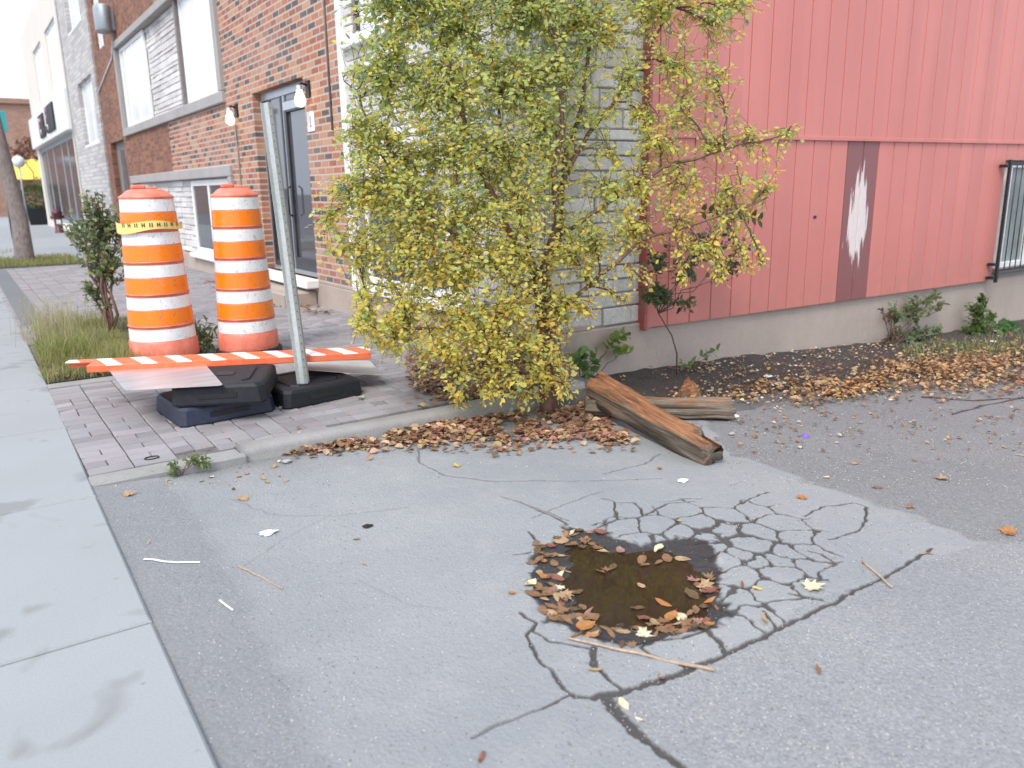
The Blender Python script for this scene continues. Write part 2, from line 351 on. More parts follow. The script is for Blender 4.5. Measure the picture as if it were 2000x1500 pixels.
def peeled():
    t = NT('peeled_paint_board'); ge = t.n('NewGeometry'); sx = t.n('SeparateXYZ'); t.l(ge.outputs['Position'], sx.inputs[0])
    # worn patch: a tall oval about the middle of each board pair
    ex = t.math('DIVIDE', t.math('SUBTRACT', sx.outputs[0], 6.985), .19); ez = t.math('DIVIDE', t.math('SUBTRACT', sx.outputs[2], .93), .52)
    e = t.math('SUBTRACT', 1., t.math('SQRT', t.math('ADD', t.math('MULTIPLY', ex, ex), t.math('MULTIPLY', ez, ez))))
    n = t.noise(11, 6, t.coord((2.6, 1, .30)), .6); n2 = t.noise(60, 4, t.coord((3, 1, .2)))
    k = t.ramp(t.math('ADD', t.math('MULTIPLY', e, .65), t.math('MULTIPLY', n, 1.15)), [(.70, 0.), (.78, 1.)])
    c = t.mix(n2, (.19, .066, .066), (.25, .09, .085)); wc = t.mix(n2, (.52, .42, .40), (.78, .70, .67)); c = t.mix(k, c, wc)
    return t.set(col=c, rough=t.math('ADD', .5, t.math('MULTIPLY', k, .3)), normal=t.bump(k, .4, .002))
M['peeled'] = peeled()
def glassmat(name, col=(.02, .025, .03), rough=.03):
    t = NT(name); n = t.noise(.8, 2); return t.set(col=t.mix(n, col, tuple(v*2.2 for v in col)), rough=rough, spec=1.0, normal=t.bump(n, .04, .02))
M['glass'] = glassmat('window_glass'); M['glass'].node_tree.nodes['Principled BSDF'].inputs['IOR'].default_value = 1.9
M['glass2'] = glassmat('dark_glass', (.05, .052, .06)); M['greyglass'] = simple('grey_green_glass', (.24, .27, .26), .15, .3, 3, spec=.8, bump=.02); M['shopglass'] = simple('shopfront_glass', (.035, .037, .055), .15, .3, 2, spec=.35, bump=.02)
M['skypane'] = simple('painted_sky_pane', (.72, .73, .74), .25, .04, 6, spec=1.)  # window panes: reflected white sky painted in as a pale base colour
M['white'] = simple('white_paint', (.78, .78, .77), .5, .05, 12); M['dkframe'] = simple('dark_metal_frame', (.035, .037, .042), .4, .2, 10)
M['alu'] = simple('grey_aluminium', (.50, .53, .56), .35, .08, 8, metal=.6); M['black'] = simple('black_iron', (.012, .012, .014), .5, .3, 20)
M['sillgrey'] = simple('grey_painted_sill', (.22, .19, .18), .7, .15, 14)
M['cream'] = concrete('cream_render', (.66, .62, .56), .12, .8); M['signwhite'] = simple('sign_board', (.80, .80, .77), .4, .04, 5)
def drumplastic():
    t = NT('drum_plastic'); n = t.noise(9, 6, rough=.7); s_ = t.noise(25, 4, t.coord((1, 1, .2)))
    c = t.ramp(n, [(.32, (.60, .13, .075)), (.7, (.78, .25, .17))]); c = t.mix(t.ramp(s_, [(.62, 0.), (.75, .4)]), c, (.25, .06, .04))
    return t.set(col=c, rough=.42, normal=t.bump(n, .15, .01))
M['drum'] = drumplastic()
def bandmat(name, col, em=.0, dirt=.4):
    t = NT(name); co = t.coord(); n = t.noise(11, 6, co, .7, dist=1.2); h = t.vor(220, co); m = t.noise(3, 2, co); sc = t.noise(26, 7, t.coord((1, 1, .6), loc=(2, 0, 0)), .75, dist=2.)
    c = t.mix(t.ramp(h, [(.2, .12), (.5, 0.)]), col, tuple(v*.7 for v in col)); c = t.mix(t.ramp(m, [(.45, 0.), (.55, .35)]), c, tuple(min(1, v*1.15) for v in col))
    c = t.mix(t.ramp(n, [(.55, 0.), (.72, dirt*.7)]), c, (.40, .36, .33)); c = t.mix(t.ramp(sc, [(.55, 0.), (.62, dirt*1.2)]), c, (.14, .11, .095))
    return t.set(col=c, rough=.28, spec=.7)
M['bandw'] = bandmat('white_reflective_band', (.80, .80, .80)); M['bando'] = bandmat('orange_reflective_band', (.93, .215, .005))
def galv():
    t = NT('galvanised_steel'); v = t.ramp(t.vor(45), [(.1, .75), (.6, 1.)]); n = t.noise(5, 5, t.coord((1, 1, .15)))
    c = t.mix(.5, t.ramp(n, [(.3, (.34, .36, .36)), (.7, (.50, .52, .51))]), v, 'MULTIPLY'); return t.set(col=c, metal=.4, rough=.55, normal=t.bump(n, .1, .004))
M['galv'] = galv()
def sheet():
    t = NT('bare_aluminium_sheet'); n = t.noise(5, 5, t.coord((.5, 3, 1))); f = t.noise(90, 2, t.coord((1, 14, 1)))
    return t.set(col=t.ramp(n, [(.3, (.55, .53, .55)), (.7, (.74, .72, .74))]), metal=.75, rough=t.ramp(f, [(.3, .26), (.7, .42)]), normal=t.bump(f, .06, .002))
M['sheet'] = sheet(); M['sheet2'] = simple('dull_sheet_metal', (.52, .48, .45), .5, .12, 8)
M['rubber'] = simple('recycled_rubber', (.012, .013, .018), .6, .35, 30, bump=.4, spec=.4)
M['rubberblue'] = simple('navy_recycled_rubber', (.014, .019, .045), .55, .35, 30, bump=.4, spec=.6)
def beammat():
    t = NT('beam_stripes'); tc = t.n('TexCoord'); sx = t.n('SeparateXYZ'); t.l(tc.outputs['Object'], sx.inputs[0])
    u = t.math('ADD', sx.outputs[0], t.math('MULTIPLY', sx.outputs[1], .55)); fr = t.math('FRACT', t.math('DIVIDE', u, .205))
    wv = t.math('GREATER_THAN', fr, .56); n = t.noise(14, 6, rough=.7, dist=1.); ge = t.n('NewGeometry'); nz = t.n('SeparateXYZ'); t.l(tc.outputs['Normal'], nz.inputs[0])
    top = t.math('GREATER_THAN', nz.outputs[2], .7); k = t.math('MULTIPLY', wv, top)
    c = t.mix(k, t.ramp(n, [(.35, (.78, .125, .03)), (.75, (.72, .2, .10))]), (.82, .81, .80)); c = t.mix(t.ramp(n, [(.62, 0.), (.72, .35)]), c, (.42, .3, .26))
    return t.set(col=c, rough=.4)
M['beam'] = beammat()
def woodmat(name, grey=.5):
    t = NT(name); tc = t.n('TexCoord'); mp = t.n('Mapping'); t.l(tc.outputs['Object'], mp.inputs[0]); mp.inputs['Scale'].default_value = (.09, 1.2, 1.2); co = mp.outputs[0]
    n = t.noise(45, 8, co, .7, dist=.8); m = t.noise(9, 5, co, .6); b = t.noise(5, 4, tc.outputs['Object'])
    sx = t.n('SeparateXYZ'); t.l(tc.outputs['Normal'], sx.inputs[0])
    org = t.ramp(n, [(.28, (.04, .018, .010)), (.44, (.20, .085, .04)), (.6, (.38, .17, .075)), (.8, (.58, .34, .18))])
    gry = t.ramp(n, [(.25, (.06, .045, .034)), (.5, (.20, .155, .115)), (.8, (.36, .29, .22))])
    up = t.math('ADD', t.math('MULTIPLY', sx.outputs[2], .75), t.math('MULTIPLY', t.math('SUBTRACT', b, .5), 1.3))
    c = t.mix(t.ramp(up, [(grey-.15, 0.), (grey+.2, 1.)]), gry, org); c = t.mix(t.ramp(m, [(.6, 0.), (.85, .55)]), c, (.40, .31, .24))
    h = t.math('ADD', n, t.math('MULTIPLY', m, .8)); return t.set(col=c, rough=.9, normal=t.bump(h, 1., .018))
M['wood'] = woodmat('rotten_timber', .36); M['wood2'] = woodmat('weathered_timber', .70); M['rot'] = woodmat('orange_rotten_wood', -.9)
def watermat():
    t = NT('puddle_water'); n = t.noise(6, 2); c = t.mix(t.noise(3.5, 3), (.020, .013, .008), (.045, .028, .016))
    return t.set(col=c, rough=.04, spec=.25, normal=t.bump(n, .02, .01))
M['water'] = watermat()
def emis(name, col, s_):
    t = NT(name); t.set(col=col, rough=.3); t.b.inputs['Emission Color'].default_value = tuple(col)+(1,); t.b.inputs['Emission Strength'].default_value = s_; return t.m
M['bulb'] = emis('lit_bulb_glass', (1, .80, .52), 1.6)
M['yellow'] = simple('yellow_awning', (.85, .58, .10), .5, .1, 5); M['tape'] = simple('yellow_tape', (.84, .66, .22), .35, .1, 20); M['tapek'] = simple('tape_print', (.03, .03, .02), .5)
M['teal'] = simple('teal_paint', (.03, .35, .36), .5); M['purple'] = simple('purple_plastic', (.20, .10, .62), .4, .05)
M['whplastic'] = simple('white_plastic', (.78, .80, .84), .35, .05, 30); M['dkred'] = simple('dark_red_paint', (.10, .025, .03), .5, .2)
M['pink'] = simple('pink_letter', (.5, .14, .28), .5); M['graypipe'] = simple('grey_metal_box', (.38, .42, .45), .5, .1, 10, metal=.4)

# ================================================================== THE SETTING
def sheet_obj(name, x0, x1, y0, y1, z, mat, kind='structure', **kw):
    mb = MB(); mb.quad((x0, y0, z), (x1, y0, z), (x1, y1, z), (x0, y1, z)); return mb.build(name, mat, kind=kind, **kw)
sheet_obj('ground', -400, 400, -300, 500, -1.0, M['ground'])
# street beside the sidewalk, in the open side of the place
mb = MB(); mb.box(-11, -1.75, -60, 300, -.6, -.16); mb.build('road', M['ground'], kind='structure')
# sidewalk of cast slabs
mb = MB(); y = -2.69-1.3*20
SWE = .325
def swx(yy): return float(np.interp(yy, [0, 1.7, 3.8, 6.2, 14, 40], [.305, .315, .335, .365, .40, .40]))
while y < 60:
    a, b = y+.007, y+1.3-.007
    for (x0, x1) in ((-1.6, None),):
        P = []
        for (yy) in (a, b): P.append(swx(yy))
        vs = []
        for zz, e in ((-.25, 0), (-.008, 0), (0.0, .008)):
            vs += [(-1.6+e, a+e, zz), (P[0]-e, a+e, zz), (P[1]-e, b-e, zz), (-1.6+e, b-e, zz)]
        F = [(8, 9, 10, 11)]
        for k in (0, 4):
            for i in range(4): F.append((k+i, k+(i+1) % 4, k+4+(i+1) % 4, k+4+i))
        mb.add(vs, F)
    y += 1.3
mb.build('sidewalk', M['sidewalk'], kind='structure')
mb = MB(); mb.box(-1.6, SWE-.02, -30, 60, -.3, -.012); mb.build('sidewalk_bedding', M['joint'], kind='structure')
mb = MB(); mb.box(-1.75, -1.605, -60, 300, -.4, 0, bev=.02); mb.build('street_kerb', M['kerb'], kind='structure')

# ---------------- driveway heightfield with its cracks and puddle hollow
def crop(pts): return [gd(900+u/2.5, 900+v/2.5)[:2] for u, v in pts]
CR = [
 (6,[(690,185),(750,200),(765,280),(780,285)]),(10,[(370,235),(440,262),(520,305)]),(3,[(200,175),(290,200),(370,235)]),(5,[(330,340),(380,390)]),(5,[(260,455),(340,440)]),
 (11,[(665,325),(760,285),(870,278),(935,250),(1010,210),(1140,200)]),(6,[(760,205),(845,205),(880,235),(890,270)]),(8,[(1720,668),(1650,655),(1600,645)]),(8,[(1700,590),(1790,580)]),(8,[(1480,730),(1550,820)]),
 (7,[(1680,270),(1760,225),(1920,205),(1980,225),(1980,290),(1940,340),(1800,385)]),(6,[(1700,440),(1760,455),(1830,500)]),(7,[(1370,210),(1420,180),(1500,150)]),
 (13,[(2300,420),(2150,520),(2000,600)]),(18,[(2000,600),(1800,700),(1600,790),(1440,870),(1330,920),(1200,980),(1120,1010)]),(26,[(1120,1010),(1000,1060),(900,1090),(780,1130),(650,1160)]),(14,[(650,1160),(560,1155)]),
 (38,[(700,1150),(780,1260),(870,1340)]),(28,[(870,1340),(980,1430),(1070,1500),(1150,1600),(1300,1780)]),(22,[(1200,810),(1270,880),(1290,930),(1330,920)]),(10,[(900,880),(880,910),(990,970),(1120,1010)]),
 (14,[(900,875),(1080,860),(1200,820)]),(14,[(640,850),(800,890),(900,880)]),(8,[(560,1155),(500,1110),(440,1020),(370,960),(320,850),(370,790),(290,740)]),(6,[(520,1150),(400,1210)]),(3,[(400,1210),(200,1280),(60,1350)]),
 (6,[(370,790),(350,830),(430,880),(600,910),(640,915)]),(22,[(650,910),(650,1000)]),(13,[(650,1000),(700,1040),(780,1110)])]
SEEDS = [(700,240),(815,318),(925,312),(815,240),(960,170),(1065,240),(1245,200),(1292,264),(1430,245),(1560,300),(1070,354),(1182,300),(1165,380),(1303,330),(1452,345),(1650,378),(1215,424),(1420,408),(1285,487),(1385,462),(1450,480),(1530,482),(1610,450),(1700,440),(1380,556),(1575,555),(1720,520),(1345,672),(1520,640),(1610,720),(1440,760),(1800,300),(1800,400),(1720,610),(1360,800),(1140,150),(1500,180),(985,392),(880,380),(1640,240),(1850,560),(1700,160),(1250,640),(1150,480)]
NREG = [(665,300),(780,262),(935,235),(1010,195),(1140,185),(1300,185),(1420,190),(1560,225),(1700,280),(1790,360),(1820,420),(1820,500),(1790,590),(1720,680),(1600,790),(1540,830),(1440,800),(1300,790),(1240,600),(1240,480),(1100,375),(960,385),(850,360),(690,345)]
CRP = [(3,[(817,880),(820,905),(870,930),(960,940),(1120,940),(1290,935)]),(3,[(1290,885),(1260,905),(1180,925)]),(4,[(450,975),(530,1005),(640,1010),(800,990)]),(3,[(480,1105),(560,1050),(640,1010)]),(4,[(1030,985),(1110,1015)]),(3,[(700,1130),(800,1180),(870,1190)]),(3,[(1180,960),(1100,985),(1040,1010)])]
PUD = crop([(500,318),(600,330),(680,335),(720,300),(740,360),(870,390),(960,380),(1100,370),(1230,385),(1260,440),(1240,490),(1280,520),(1260,570),(1250,605),(1290,650),(1290,720),(1310,765),(1240,800),(1200,820),(1060,850),(900,885),(800,890),(690,870),(560,830),(470,800),(400,780),(400,720),(350,640),(330,560),(340,490),(360,420),(440,390),(510,380)])
WAT = crop([(545,400),(650,375),(800,400),(1000,420),(1180,450),(1235,500),(1240,600),(1220,680),(1120,760),(940,800),(760,800),(620,770),(520,700),(470,610),(490,500)])
xs = np.concatenate([np.arange(.20, .6, .012), np.arange(.6, 1.25, .0055), np.arange(1.25, 2.75, .0034), np.arange(2.75, 3.4, .0055), np.arange(3.4, 5, .014), np.geomspace(5, 40, 90)])
ys = np.concatenate([np.linspace(-30, -1, 30), np.arange(-.9, .8, .02), np.arange(.8, 1.25, .0055), np.arange(1.25, 2.7, .0034), np.arange(2.7, 3.05, .0055), np.arange(3.05, 4.06, .011), [4.12, 4.3, 4.6]])
GX, GY = np.meshgrid(xs, ys, indexing='ij')
Z = zb(GX)+(vnoise(GX, GY, .6, 3)-.5)*.012+(vnoise(GX, GY, .12, 4)-.5)*.003
crk = np.zeros_like(GX); wet = np.zeros_like(GX)
wob = 1+.7*(vnoise(GX, GY, .03, 9)-.5)+.5*(vnoise(GX, GY, .011, 10)-.5)
def paint(P, wpx, scale, fade=1.0):
    global crk
    hw = max(wpx/2/scale/430, .0052)
    Q = [np.array(P[0])]
    for a, b in zip(P[:-1], P[1:]):
        a = np.array(a); b = np.array(b); L = np.linalg.norm(b-a); n = max(1, int(L/.03)); nn = np.array([-(b-a)[1], (b-a)[0]])/max(L, 1e-6)
        for i in range(1, n+1): Q.append(a+(b-a)*i/n+nn*(RS.randn()*.0035 if i < n else 0))
    for a, b in zip(Q[:-1], Q[1:]):
        m = hw*2.2+.006; i0, i1 = np.searchsorted(xs, [min(a[0], b[0])-m, max(a[0], b[0])+m]); j0, j1 = np.searchsorted(ys, [min(a[1], b[1])-m, max(a[1], b[1])+m])
        if i1 <= i0 or j1 <= j0: continue
        sl = np.s_[i0:i1, j0:j1]; d = segd(GX[sl], GY[sl], a, b)/wob[sl]
        crk[sl] = np.maximum(crk[sl], (1-smooth(hw*.8, hw*1.12+.0018, d))*fade)
for wv, P in CR: paint(crop(P), wv, 2.5, 1 if wv > 4 else .6)
i0, i1 = np.searchsorted(xs, [1.3, 3.4]); j0, j1 = np.searchsorted(ys, [1.2, 3.1]); sl = np.s_[i0:i1, j0:j1]
_x = GX[sl]+(vnoise(GX[sl], GY[sl], .06, 71)-.5)*.035+(vnoise(GX[sl], GY[sl], .02, 72)-.5)*.012; _y = GY[sl]+(vnoise(GX[sl], GY[sl], .06, 73)-.5)*.035+(vnoise(GX[sl], GY[sl], .02, 74)-.5)*.012
D3 = np.full((3,)+_x.shape, 9.)
for q in crop(SEEDS):
    d = np.hypot(_x-q[0], _y-q[1]); D3[2] = np.minimum(D3[2], np.maximum(d, D3[1])); D3[1] = np.minimum(D3[1], np.maximum(d, D3[0])); D3[0] = np.minimum(D3[0], d)
pc = crop([(1310,360)])[0]; pk = np.exp(-((GX[sl]-pc[0])**2+(GY[sl]-pc[1])**2)/.15**2)
wv_ = (.0085+.024*pk)*wob[sl]; sr = polysd(GX[sl], GY[sl], crop(NREG))+(vnoise(GX[sl], GY[sl], .08, 75)-.5)*.05
ev = np.minimum((D3[1]-D3[0]), (D3[2]-D3[0])*.55)
crk[sl] = np.maximum(crk[sl], (1-smooth(wv_*.8, wv_*1.1+.004, ev))*smooth(-.03, .01, sr))
for ci_, (wv, P) in enumerate(CRP): paint([gd(*p)[:2] for p in P], wv*.7, 1., (.6, .55, .22, .16, .5, .14, .4)[ci_])
i0, i1 = np.searchsorted(xs, [.9, 3.2]); j0, j1 = np.searchsorted(ys, [1.0, 3.0]); sl = np.s_[i0:i1, j0:j1]
sp = polysd(GX[sl], GY[sl], PUD)+(vnoise(GX[sl], GY[sl], .05, 5)-.5)*.05+(vnoise(GX[sl], GY[sl], .015, 6)-.5)*.02
sw = polysd(GX[sl], GY[sl], WAT)+(vnoise(GX[sl], GY[sl], .09, 7)-.5)*.12+(vnoise(GX[sl], GY[sl], .03, 8)-.5)*.04
wet[sl] = smooth(-.012, .012, sp)
# the broken wet pocket among the slabs
al = crop([(1130,300),(1290,255),(1420,265),(1500,310),(1480,400),(1400,460),(1260,500),(1100,400)]); sa = polysd(GX[sl], GY[sl], al)+(vnoise(GX[sl], GY[sl], .045, 15)-.62)*.2

Z[sl] -= .006*smooth(-.03, .03, sp)+.028*smooth(-.10, .14, sw); WZ = float(zb(1.75))-.022
Z -= .007*crk*(1-wet)
rough = np.zeros_like(GX); edge = [gd(*p)[:2] for p in [(1910,1055),(1640,1150),(1400,1280),(1180,1365),(1320,1500),(1600,1900),(3600,1900),(3600,900),(2200,960)]]
i0, i1 = np.searchsorted(xs, [.3, 40]); rough = smooth(-.02, .02, polysd(GX, GY, edge)+(vnoise(GX, GY, .06, 21)-.5)*.05)
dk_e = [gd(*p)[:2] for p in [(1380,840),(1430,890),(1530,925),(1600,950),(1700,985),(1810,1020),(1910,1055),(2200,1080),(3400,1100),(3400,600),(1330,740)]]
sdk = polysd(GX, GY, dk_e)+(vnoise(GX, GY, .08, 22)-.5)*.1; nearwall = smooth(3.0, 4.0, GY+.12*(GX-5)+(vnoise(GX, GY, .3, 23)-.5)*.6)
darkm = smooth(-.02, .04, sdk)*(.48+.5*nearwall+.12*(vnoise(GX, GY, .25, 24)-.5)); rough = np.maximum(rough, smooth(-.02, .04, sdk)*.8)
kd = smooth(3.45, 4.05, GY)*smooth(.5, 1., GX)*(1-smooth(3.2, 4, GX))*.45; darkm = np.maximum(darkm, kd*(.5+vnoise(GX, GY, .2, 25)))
bl_e = [gd(*p)[:2] for p in [(180,940),(330,940),(390,1010),(420,1060),(480,1150),(600,1390),(650,1520),(700,1900),(400,1900)]]
strip = smooth(-.05, .05, polysd(GX, GY, bl_e)+(vnoise(GX, GY, .1, 26)-.5)*.05)
rough = np.maximum(rough, strip*.75)
Z[rough > .5] -= .002
n1, n2 = len(xs), len(ys); idx = np.arange(n1*n2).reshape(n1, n2)
F = np.stack([idx[:-1, :-1], idx[1:, :-1], idx[1:, 1:], idx[:-1, 1:]], -1).reshape(-1, 4)
me = npmesh('driveway', np.stack([GX, GY, Z], -1).reshape(-1, 3), F, dict(crack=crk.ravel(), wet=wet.ravel(), rough=rough.ravel(), dark=darkm.ravel(), strip=strip.ravel()))
tag(link('driveway', me, None, M['asphalt']), kind='structure')
def zground(x, y):
    i = min(max(np.searchsorted(xs, x), 1), n1-1); j = min(max(np.searchsorted(ys, y), 1), n2-1); return float(Z[i, j])
# puddle water, level, its shore drawn by the hollow
mb = MB(); mb.add([(x, y, WZ) for x, y in [tuple(np.array(PUD).mean(0)+(np.array(p)-np.array(PUD).mean(0))*.97) for p in PUD]], [tuple(range(len(PUD)))])
puddle = mb.build('puddle', M['water'], kind='structure')

# ---------------- pavers, kerb, bed
KY = 4.13
mb = MB(); mb.box(.33, 3.5, 4.02, 60, -.35, -.018); mb.build('paver_bedding', M['joint'], kind='structure')
V = []; Fq = []; cols = []
def paver(x0, x1, y0, y1, c, z=0.):
    b = len(V); gp = .0024; e = .005; x0 += gp; x1 -= gp; y0 += gp; y1 -= gp; dz = RS.randn()*.0012+z
    tx, ty = RS.randn()*.002, RS.randn()*.002
    for zz, q in ((-.02, 0), (-.006, 0), (0, e)):
        for (a_, b_) in ((x0+q, y0+q), (x1-q, y0+q), (x1-q, y1-q), (x0+q, y1-q)): V.append((a_, b_, zz+dz+tx*(1 if a_ > (x0+x1)/2 else -1))); cols.append(c+(1,))
    Fq.append((b+8, b+9, b+10, b+11))
    for k in (0, 4):
        for i in range(4): Fq.append((b+k+i, b+k+(i+1) % 4, b+k+4+(i+1) % 4, b+k+4+i))
def pcol():
    v = .275+.03*RS.randn(); r = RS.rand(); return (v*(1.0+.06*r), v*(.965-.02*r), v*(1.0-.03*r))
BEDP = [(.36, 6.42), (1.50, 6.42), (1.62, 7.6), (1.45, 9.5), (.52, 9.5), (.46, 8.6), (.36, 6.9)]
for ci in range(16):
    cx0 = .345+ci*.204; cy = KY+RS.choice([0, .1]); k = RS.randint(2)
    while cy < 17.4:
        cm = (cx0+.1, cy+.05); inb = inpoly(np.array(cm[0]), np.array(cm[1]), BEDP) or (cm[0] < 2.0 and 6.24 < cm[1] < 6.38)
        if not inb and cx0+.204 < 3.44:
            if (RS.rand() < (.8 if k % 2 else .25)) or cy > 12: paver(cx0, cx0+.204, cy, cy+.1, pcol())
            else: paver(cx0, cx0+.102, cy, cy+.1, pcol()); paver(cx0+.102, cx0+.204, cy, cy+.1, pcol())
        cy += .1; k += 1
tag(link('paver_paving', npmesh('paver_paving', V, Fq, cols=cols, smooth_=False), None, M['paver']), kind='structure')
mb = MB(); mb.box(.36, 1.98, 6.245, 6.375, -.1, .008, bev=.006); mb.build('paving_edge_strip', M['kerb'], kind='structure')
# kerb with a rounded end: flush concrete first, raised stone after it
mb = MB(); mb.box(.33, 1.06, 3.99, 4.124, -.2, -.004, bev=.012)
N_ = 46; pv = []
for i in range(N_+1):
    x = 1.03+2.3*i/N_; rise = float(smooth(0, .10, x-1.03)); top = .003+.014*rise; yo = .03*math.sin(x*2.1)+.02*(x-1.); w_ = .132; r_ = .026
    yf = 3.994+yo*.6
    pv.append([(x, yf, -.25), (x, yf, top-r_), (x, yf+r_*.3, top-r_*.3), (x, yf+r_, top), (x, yf+w_-.01, top), (x, yf+w_, top-.01), (x, yf+w_, -.2)])
vs = [p for s_ in pv for p in s_]; fs = [(i*7+k, i*7+7+k, i*7+8+k, i*7+k+1) for i in range(N_) for k in range(6)]; fs.append((6, 5, 4, 3, 2, 1, 0))
mb.add(vs, fs, smooth=True); mb.build('kerb', M['kerb'], kind='structure')
mb = MB(); P = [(x, y, .004) for x, y in BEDP]; mb.add(P, [tuple(range(len(P)))]); mb.build('planting_bed', M['soil'], kind='structure')
sheet_obj('asphalt_infill', .405, .62, 9.6, 17.3, .006, M['infill'])
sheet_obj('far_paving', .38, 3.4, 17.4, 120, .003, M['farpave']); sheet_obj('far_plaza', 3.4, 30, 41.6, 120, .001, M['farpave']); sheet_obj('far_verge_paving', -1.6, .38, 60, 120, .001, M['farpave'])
# soil bank along the side wall
sx_ = np.concatenate([np.linspace(2.6, 7, 150), np.linspace(7.1, 16, 90)]); sy_ = np.linspace(0, 1, 46); SX, ST = np.meshgrid(sx_, sy_, indexing='ij')
def soil_front(x): return np.interp(x, [2.6, 3.4, 3.9, 4.5, 5.0, 5.6, 6.4, 7.5, 10, 16], [4.35, 3.95, 3.55, 3.36, 3.25, 3.10, 2.92, 2.65, 2.5, 2.4])
SY = soil_front(SX)+(vnoise(SX, SX*0, .3, 31)-.5)*.25; SY = SY+(4.53-SY)*ST
SZ = zb(SX)+.012*smooth(0, .15, ST)+np.interp(SX, [2.6, 4, 5.5, 8, 16], [.05, .05, .05, 0.0, 0])*smooth(.3, 1, ST)+(vnoise(SX, SY, .12, 32)-.5)*.03*smooth(0, .2, ST)-.008*(1-smooth(0, .08, ST))
idx = np.arange(SX.size).reshape(SX.shape); Fs = np.stack([idx[:-1, :-1], idx[1:, :-1], idx[1:, 1:], idx[:-1, 1:]], -1).reshape(-1, 4)
tag(link('soil', npmesh('soil', np.stack([SX, SY, SZ], -1).reshape(-1, 3), Fs, dict(edge=(1-smooth(.05, .35, ST+.3*(vnoise(SX, SY, .08, 33)-.5))).ravel())), None, M['soil']), kind='structure')
def zsoil(x, y):
    f = float(soil_front(x))+(float(vnoise(x, 0., .3, 31))-.5)*.25; t = (y-f)/(4.53-f)
    if t < 0: return float(zb(x))+.004
    return float(zb(x))+.012*float(smooth(0, .15, t))+float(np.interp(x, [2.6, 4, 5.5, 8, 16], [.05, .05, .05, 0., 0]))*float(smooth(.3, 1, t))+(float(vnoise(x, y, .12, 32))-.5)*.03*float(smooth(0, .2, t))+.005
# ================================================================== BUILDINGS
XF, YS = 3.374, 4.52
bb = empty('brick_building', (XF, YS, 0), 'orange brick apartment building with white stone corner bay, behind the leafy tree', 'building')
def stones(mb, axis, c, u0, u1, z0, z1, holes=(), rh=.105, lw=(.28, .6), prot=.03):
    z = z0
    while z < z1-.02:
        h = min(rh*random.choice((.75, 1, 1, 1.3)), z1-z); u = u0
        while u < u1-.01:
            L = random.uniform(*lw); ue = min(u+L, u1)
            if u1-ue < .12: ue = u1
            segs = [(u, ue)]
            for a, b, e, f_ in holes:
                if z+h > e+.01 and z < f_-.01:
                    ns = []
                    for (p, q) in segs:
                        if q <= a or p >= b: ns.append((p, q)); continue
                        if p < a: ns.append((p, a))
                        if q > b: ns.append((b, q))
                    segs = ns
            for p, q in segs:
                if q-p < .03: continue
                v = random.uniform(.62, .84); col = (v*1.0, v*.965, v*.94); d = random.uniform(.4, 1)*prot
                zz0, zz1 = z+.006, z+h-.006
                if axis == 'X': mb.box(c-d, c+.02, p+.006, q-.006, zz0, zz1, bev=.007, col=col)
                else: mb.box(p+.006, q-.006, c-d, c+.02, zz0, zz1, bev=.007, col=col)
            u = ue
        z += h
TOP = 8.0
W_base = (5.62, 7.72, .36, 1.36); W_up = (5.0, 7.62, 2.72, 4.5); DOOR = (8.97, 10.8, .30, 2.52); FR1 = (12.0, 19.95, 2.52, 4.42); FRB = (12.0, 19.85, .26, 1.68)
mb = MB(); wall(mb, 'X', XF, 7.93, 15.73, .30, TOP, [DOOR, (12.0, 15.73, 2.52, 4.42), (12.0, 15.73, .29, 1.68)]); mb.build('wall', M['brick'], bb, label='orange brick wall with dark bricks mixed in')
mb = MB(); wall(mb, 'X', XF+.004, 15.73, 22.9, 0, TOP, [(15.73, 19.95, 2.52, 4.42), (15.73, 19.85, .26, 1.68), (20.3, 22.2, 0, 2.5), (21.3, 22.3, 4.6, 6.2)]); mb.build('wall', M['brown'], bb, label='dark brown brick wall beyond the orange brick')
mb = MB(); wall(mb, 'X', XF+.03, YS, 7.93, .30, TOP, [W_base, W_up], .1); wall(mb, 'Y', YS+.03, XF, 14, -.2, TOP, []); mb.build('backing_wall', M['mortar'], bb)
mb = MB(); stones(mb, 'X', XF+.03, YS-.0, 7.80, .31, 5.2, [W_base, W_up]); stones(mb, 'Y', YS+.03, XF+.005, 4.33, .27, 5.2, [], lw=(.25, .55)); mb.build('stone_cladding', M['stone'], bb, cols=True)
mb = MB(); mb.box(XF-.02, XF+.3, 7.80, 7.93, .31, TOP, bev=.006); mb.build('pilaster_strip', M['white'], bb)
mb = MB(); mb.box(XF-.012, XF+.4, YS-.012, 20.2, -.6, .262, bev=.012); mb.box(XF-.01, XF+.4, YS-.01, 8.97, .262, .30, bev=.006); mb.box(XF+.2, 4.4, YS-.008, YS+.3, -.6, .262, bev=.01); mb.build('foundation', M['found'], bb)
mb = MB(); mb.quad((XF+.004, 22.9, TOP), (XF, YS, TOP), (14, YS, TOP), (14, 22.9, TOP)); mb.build('roof', M['ground'], bb)
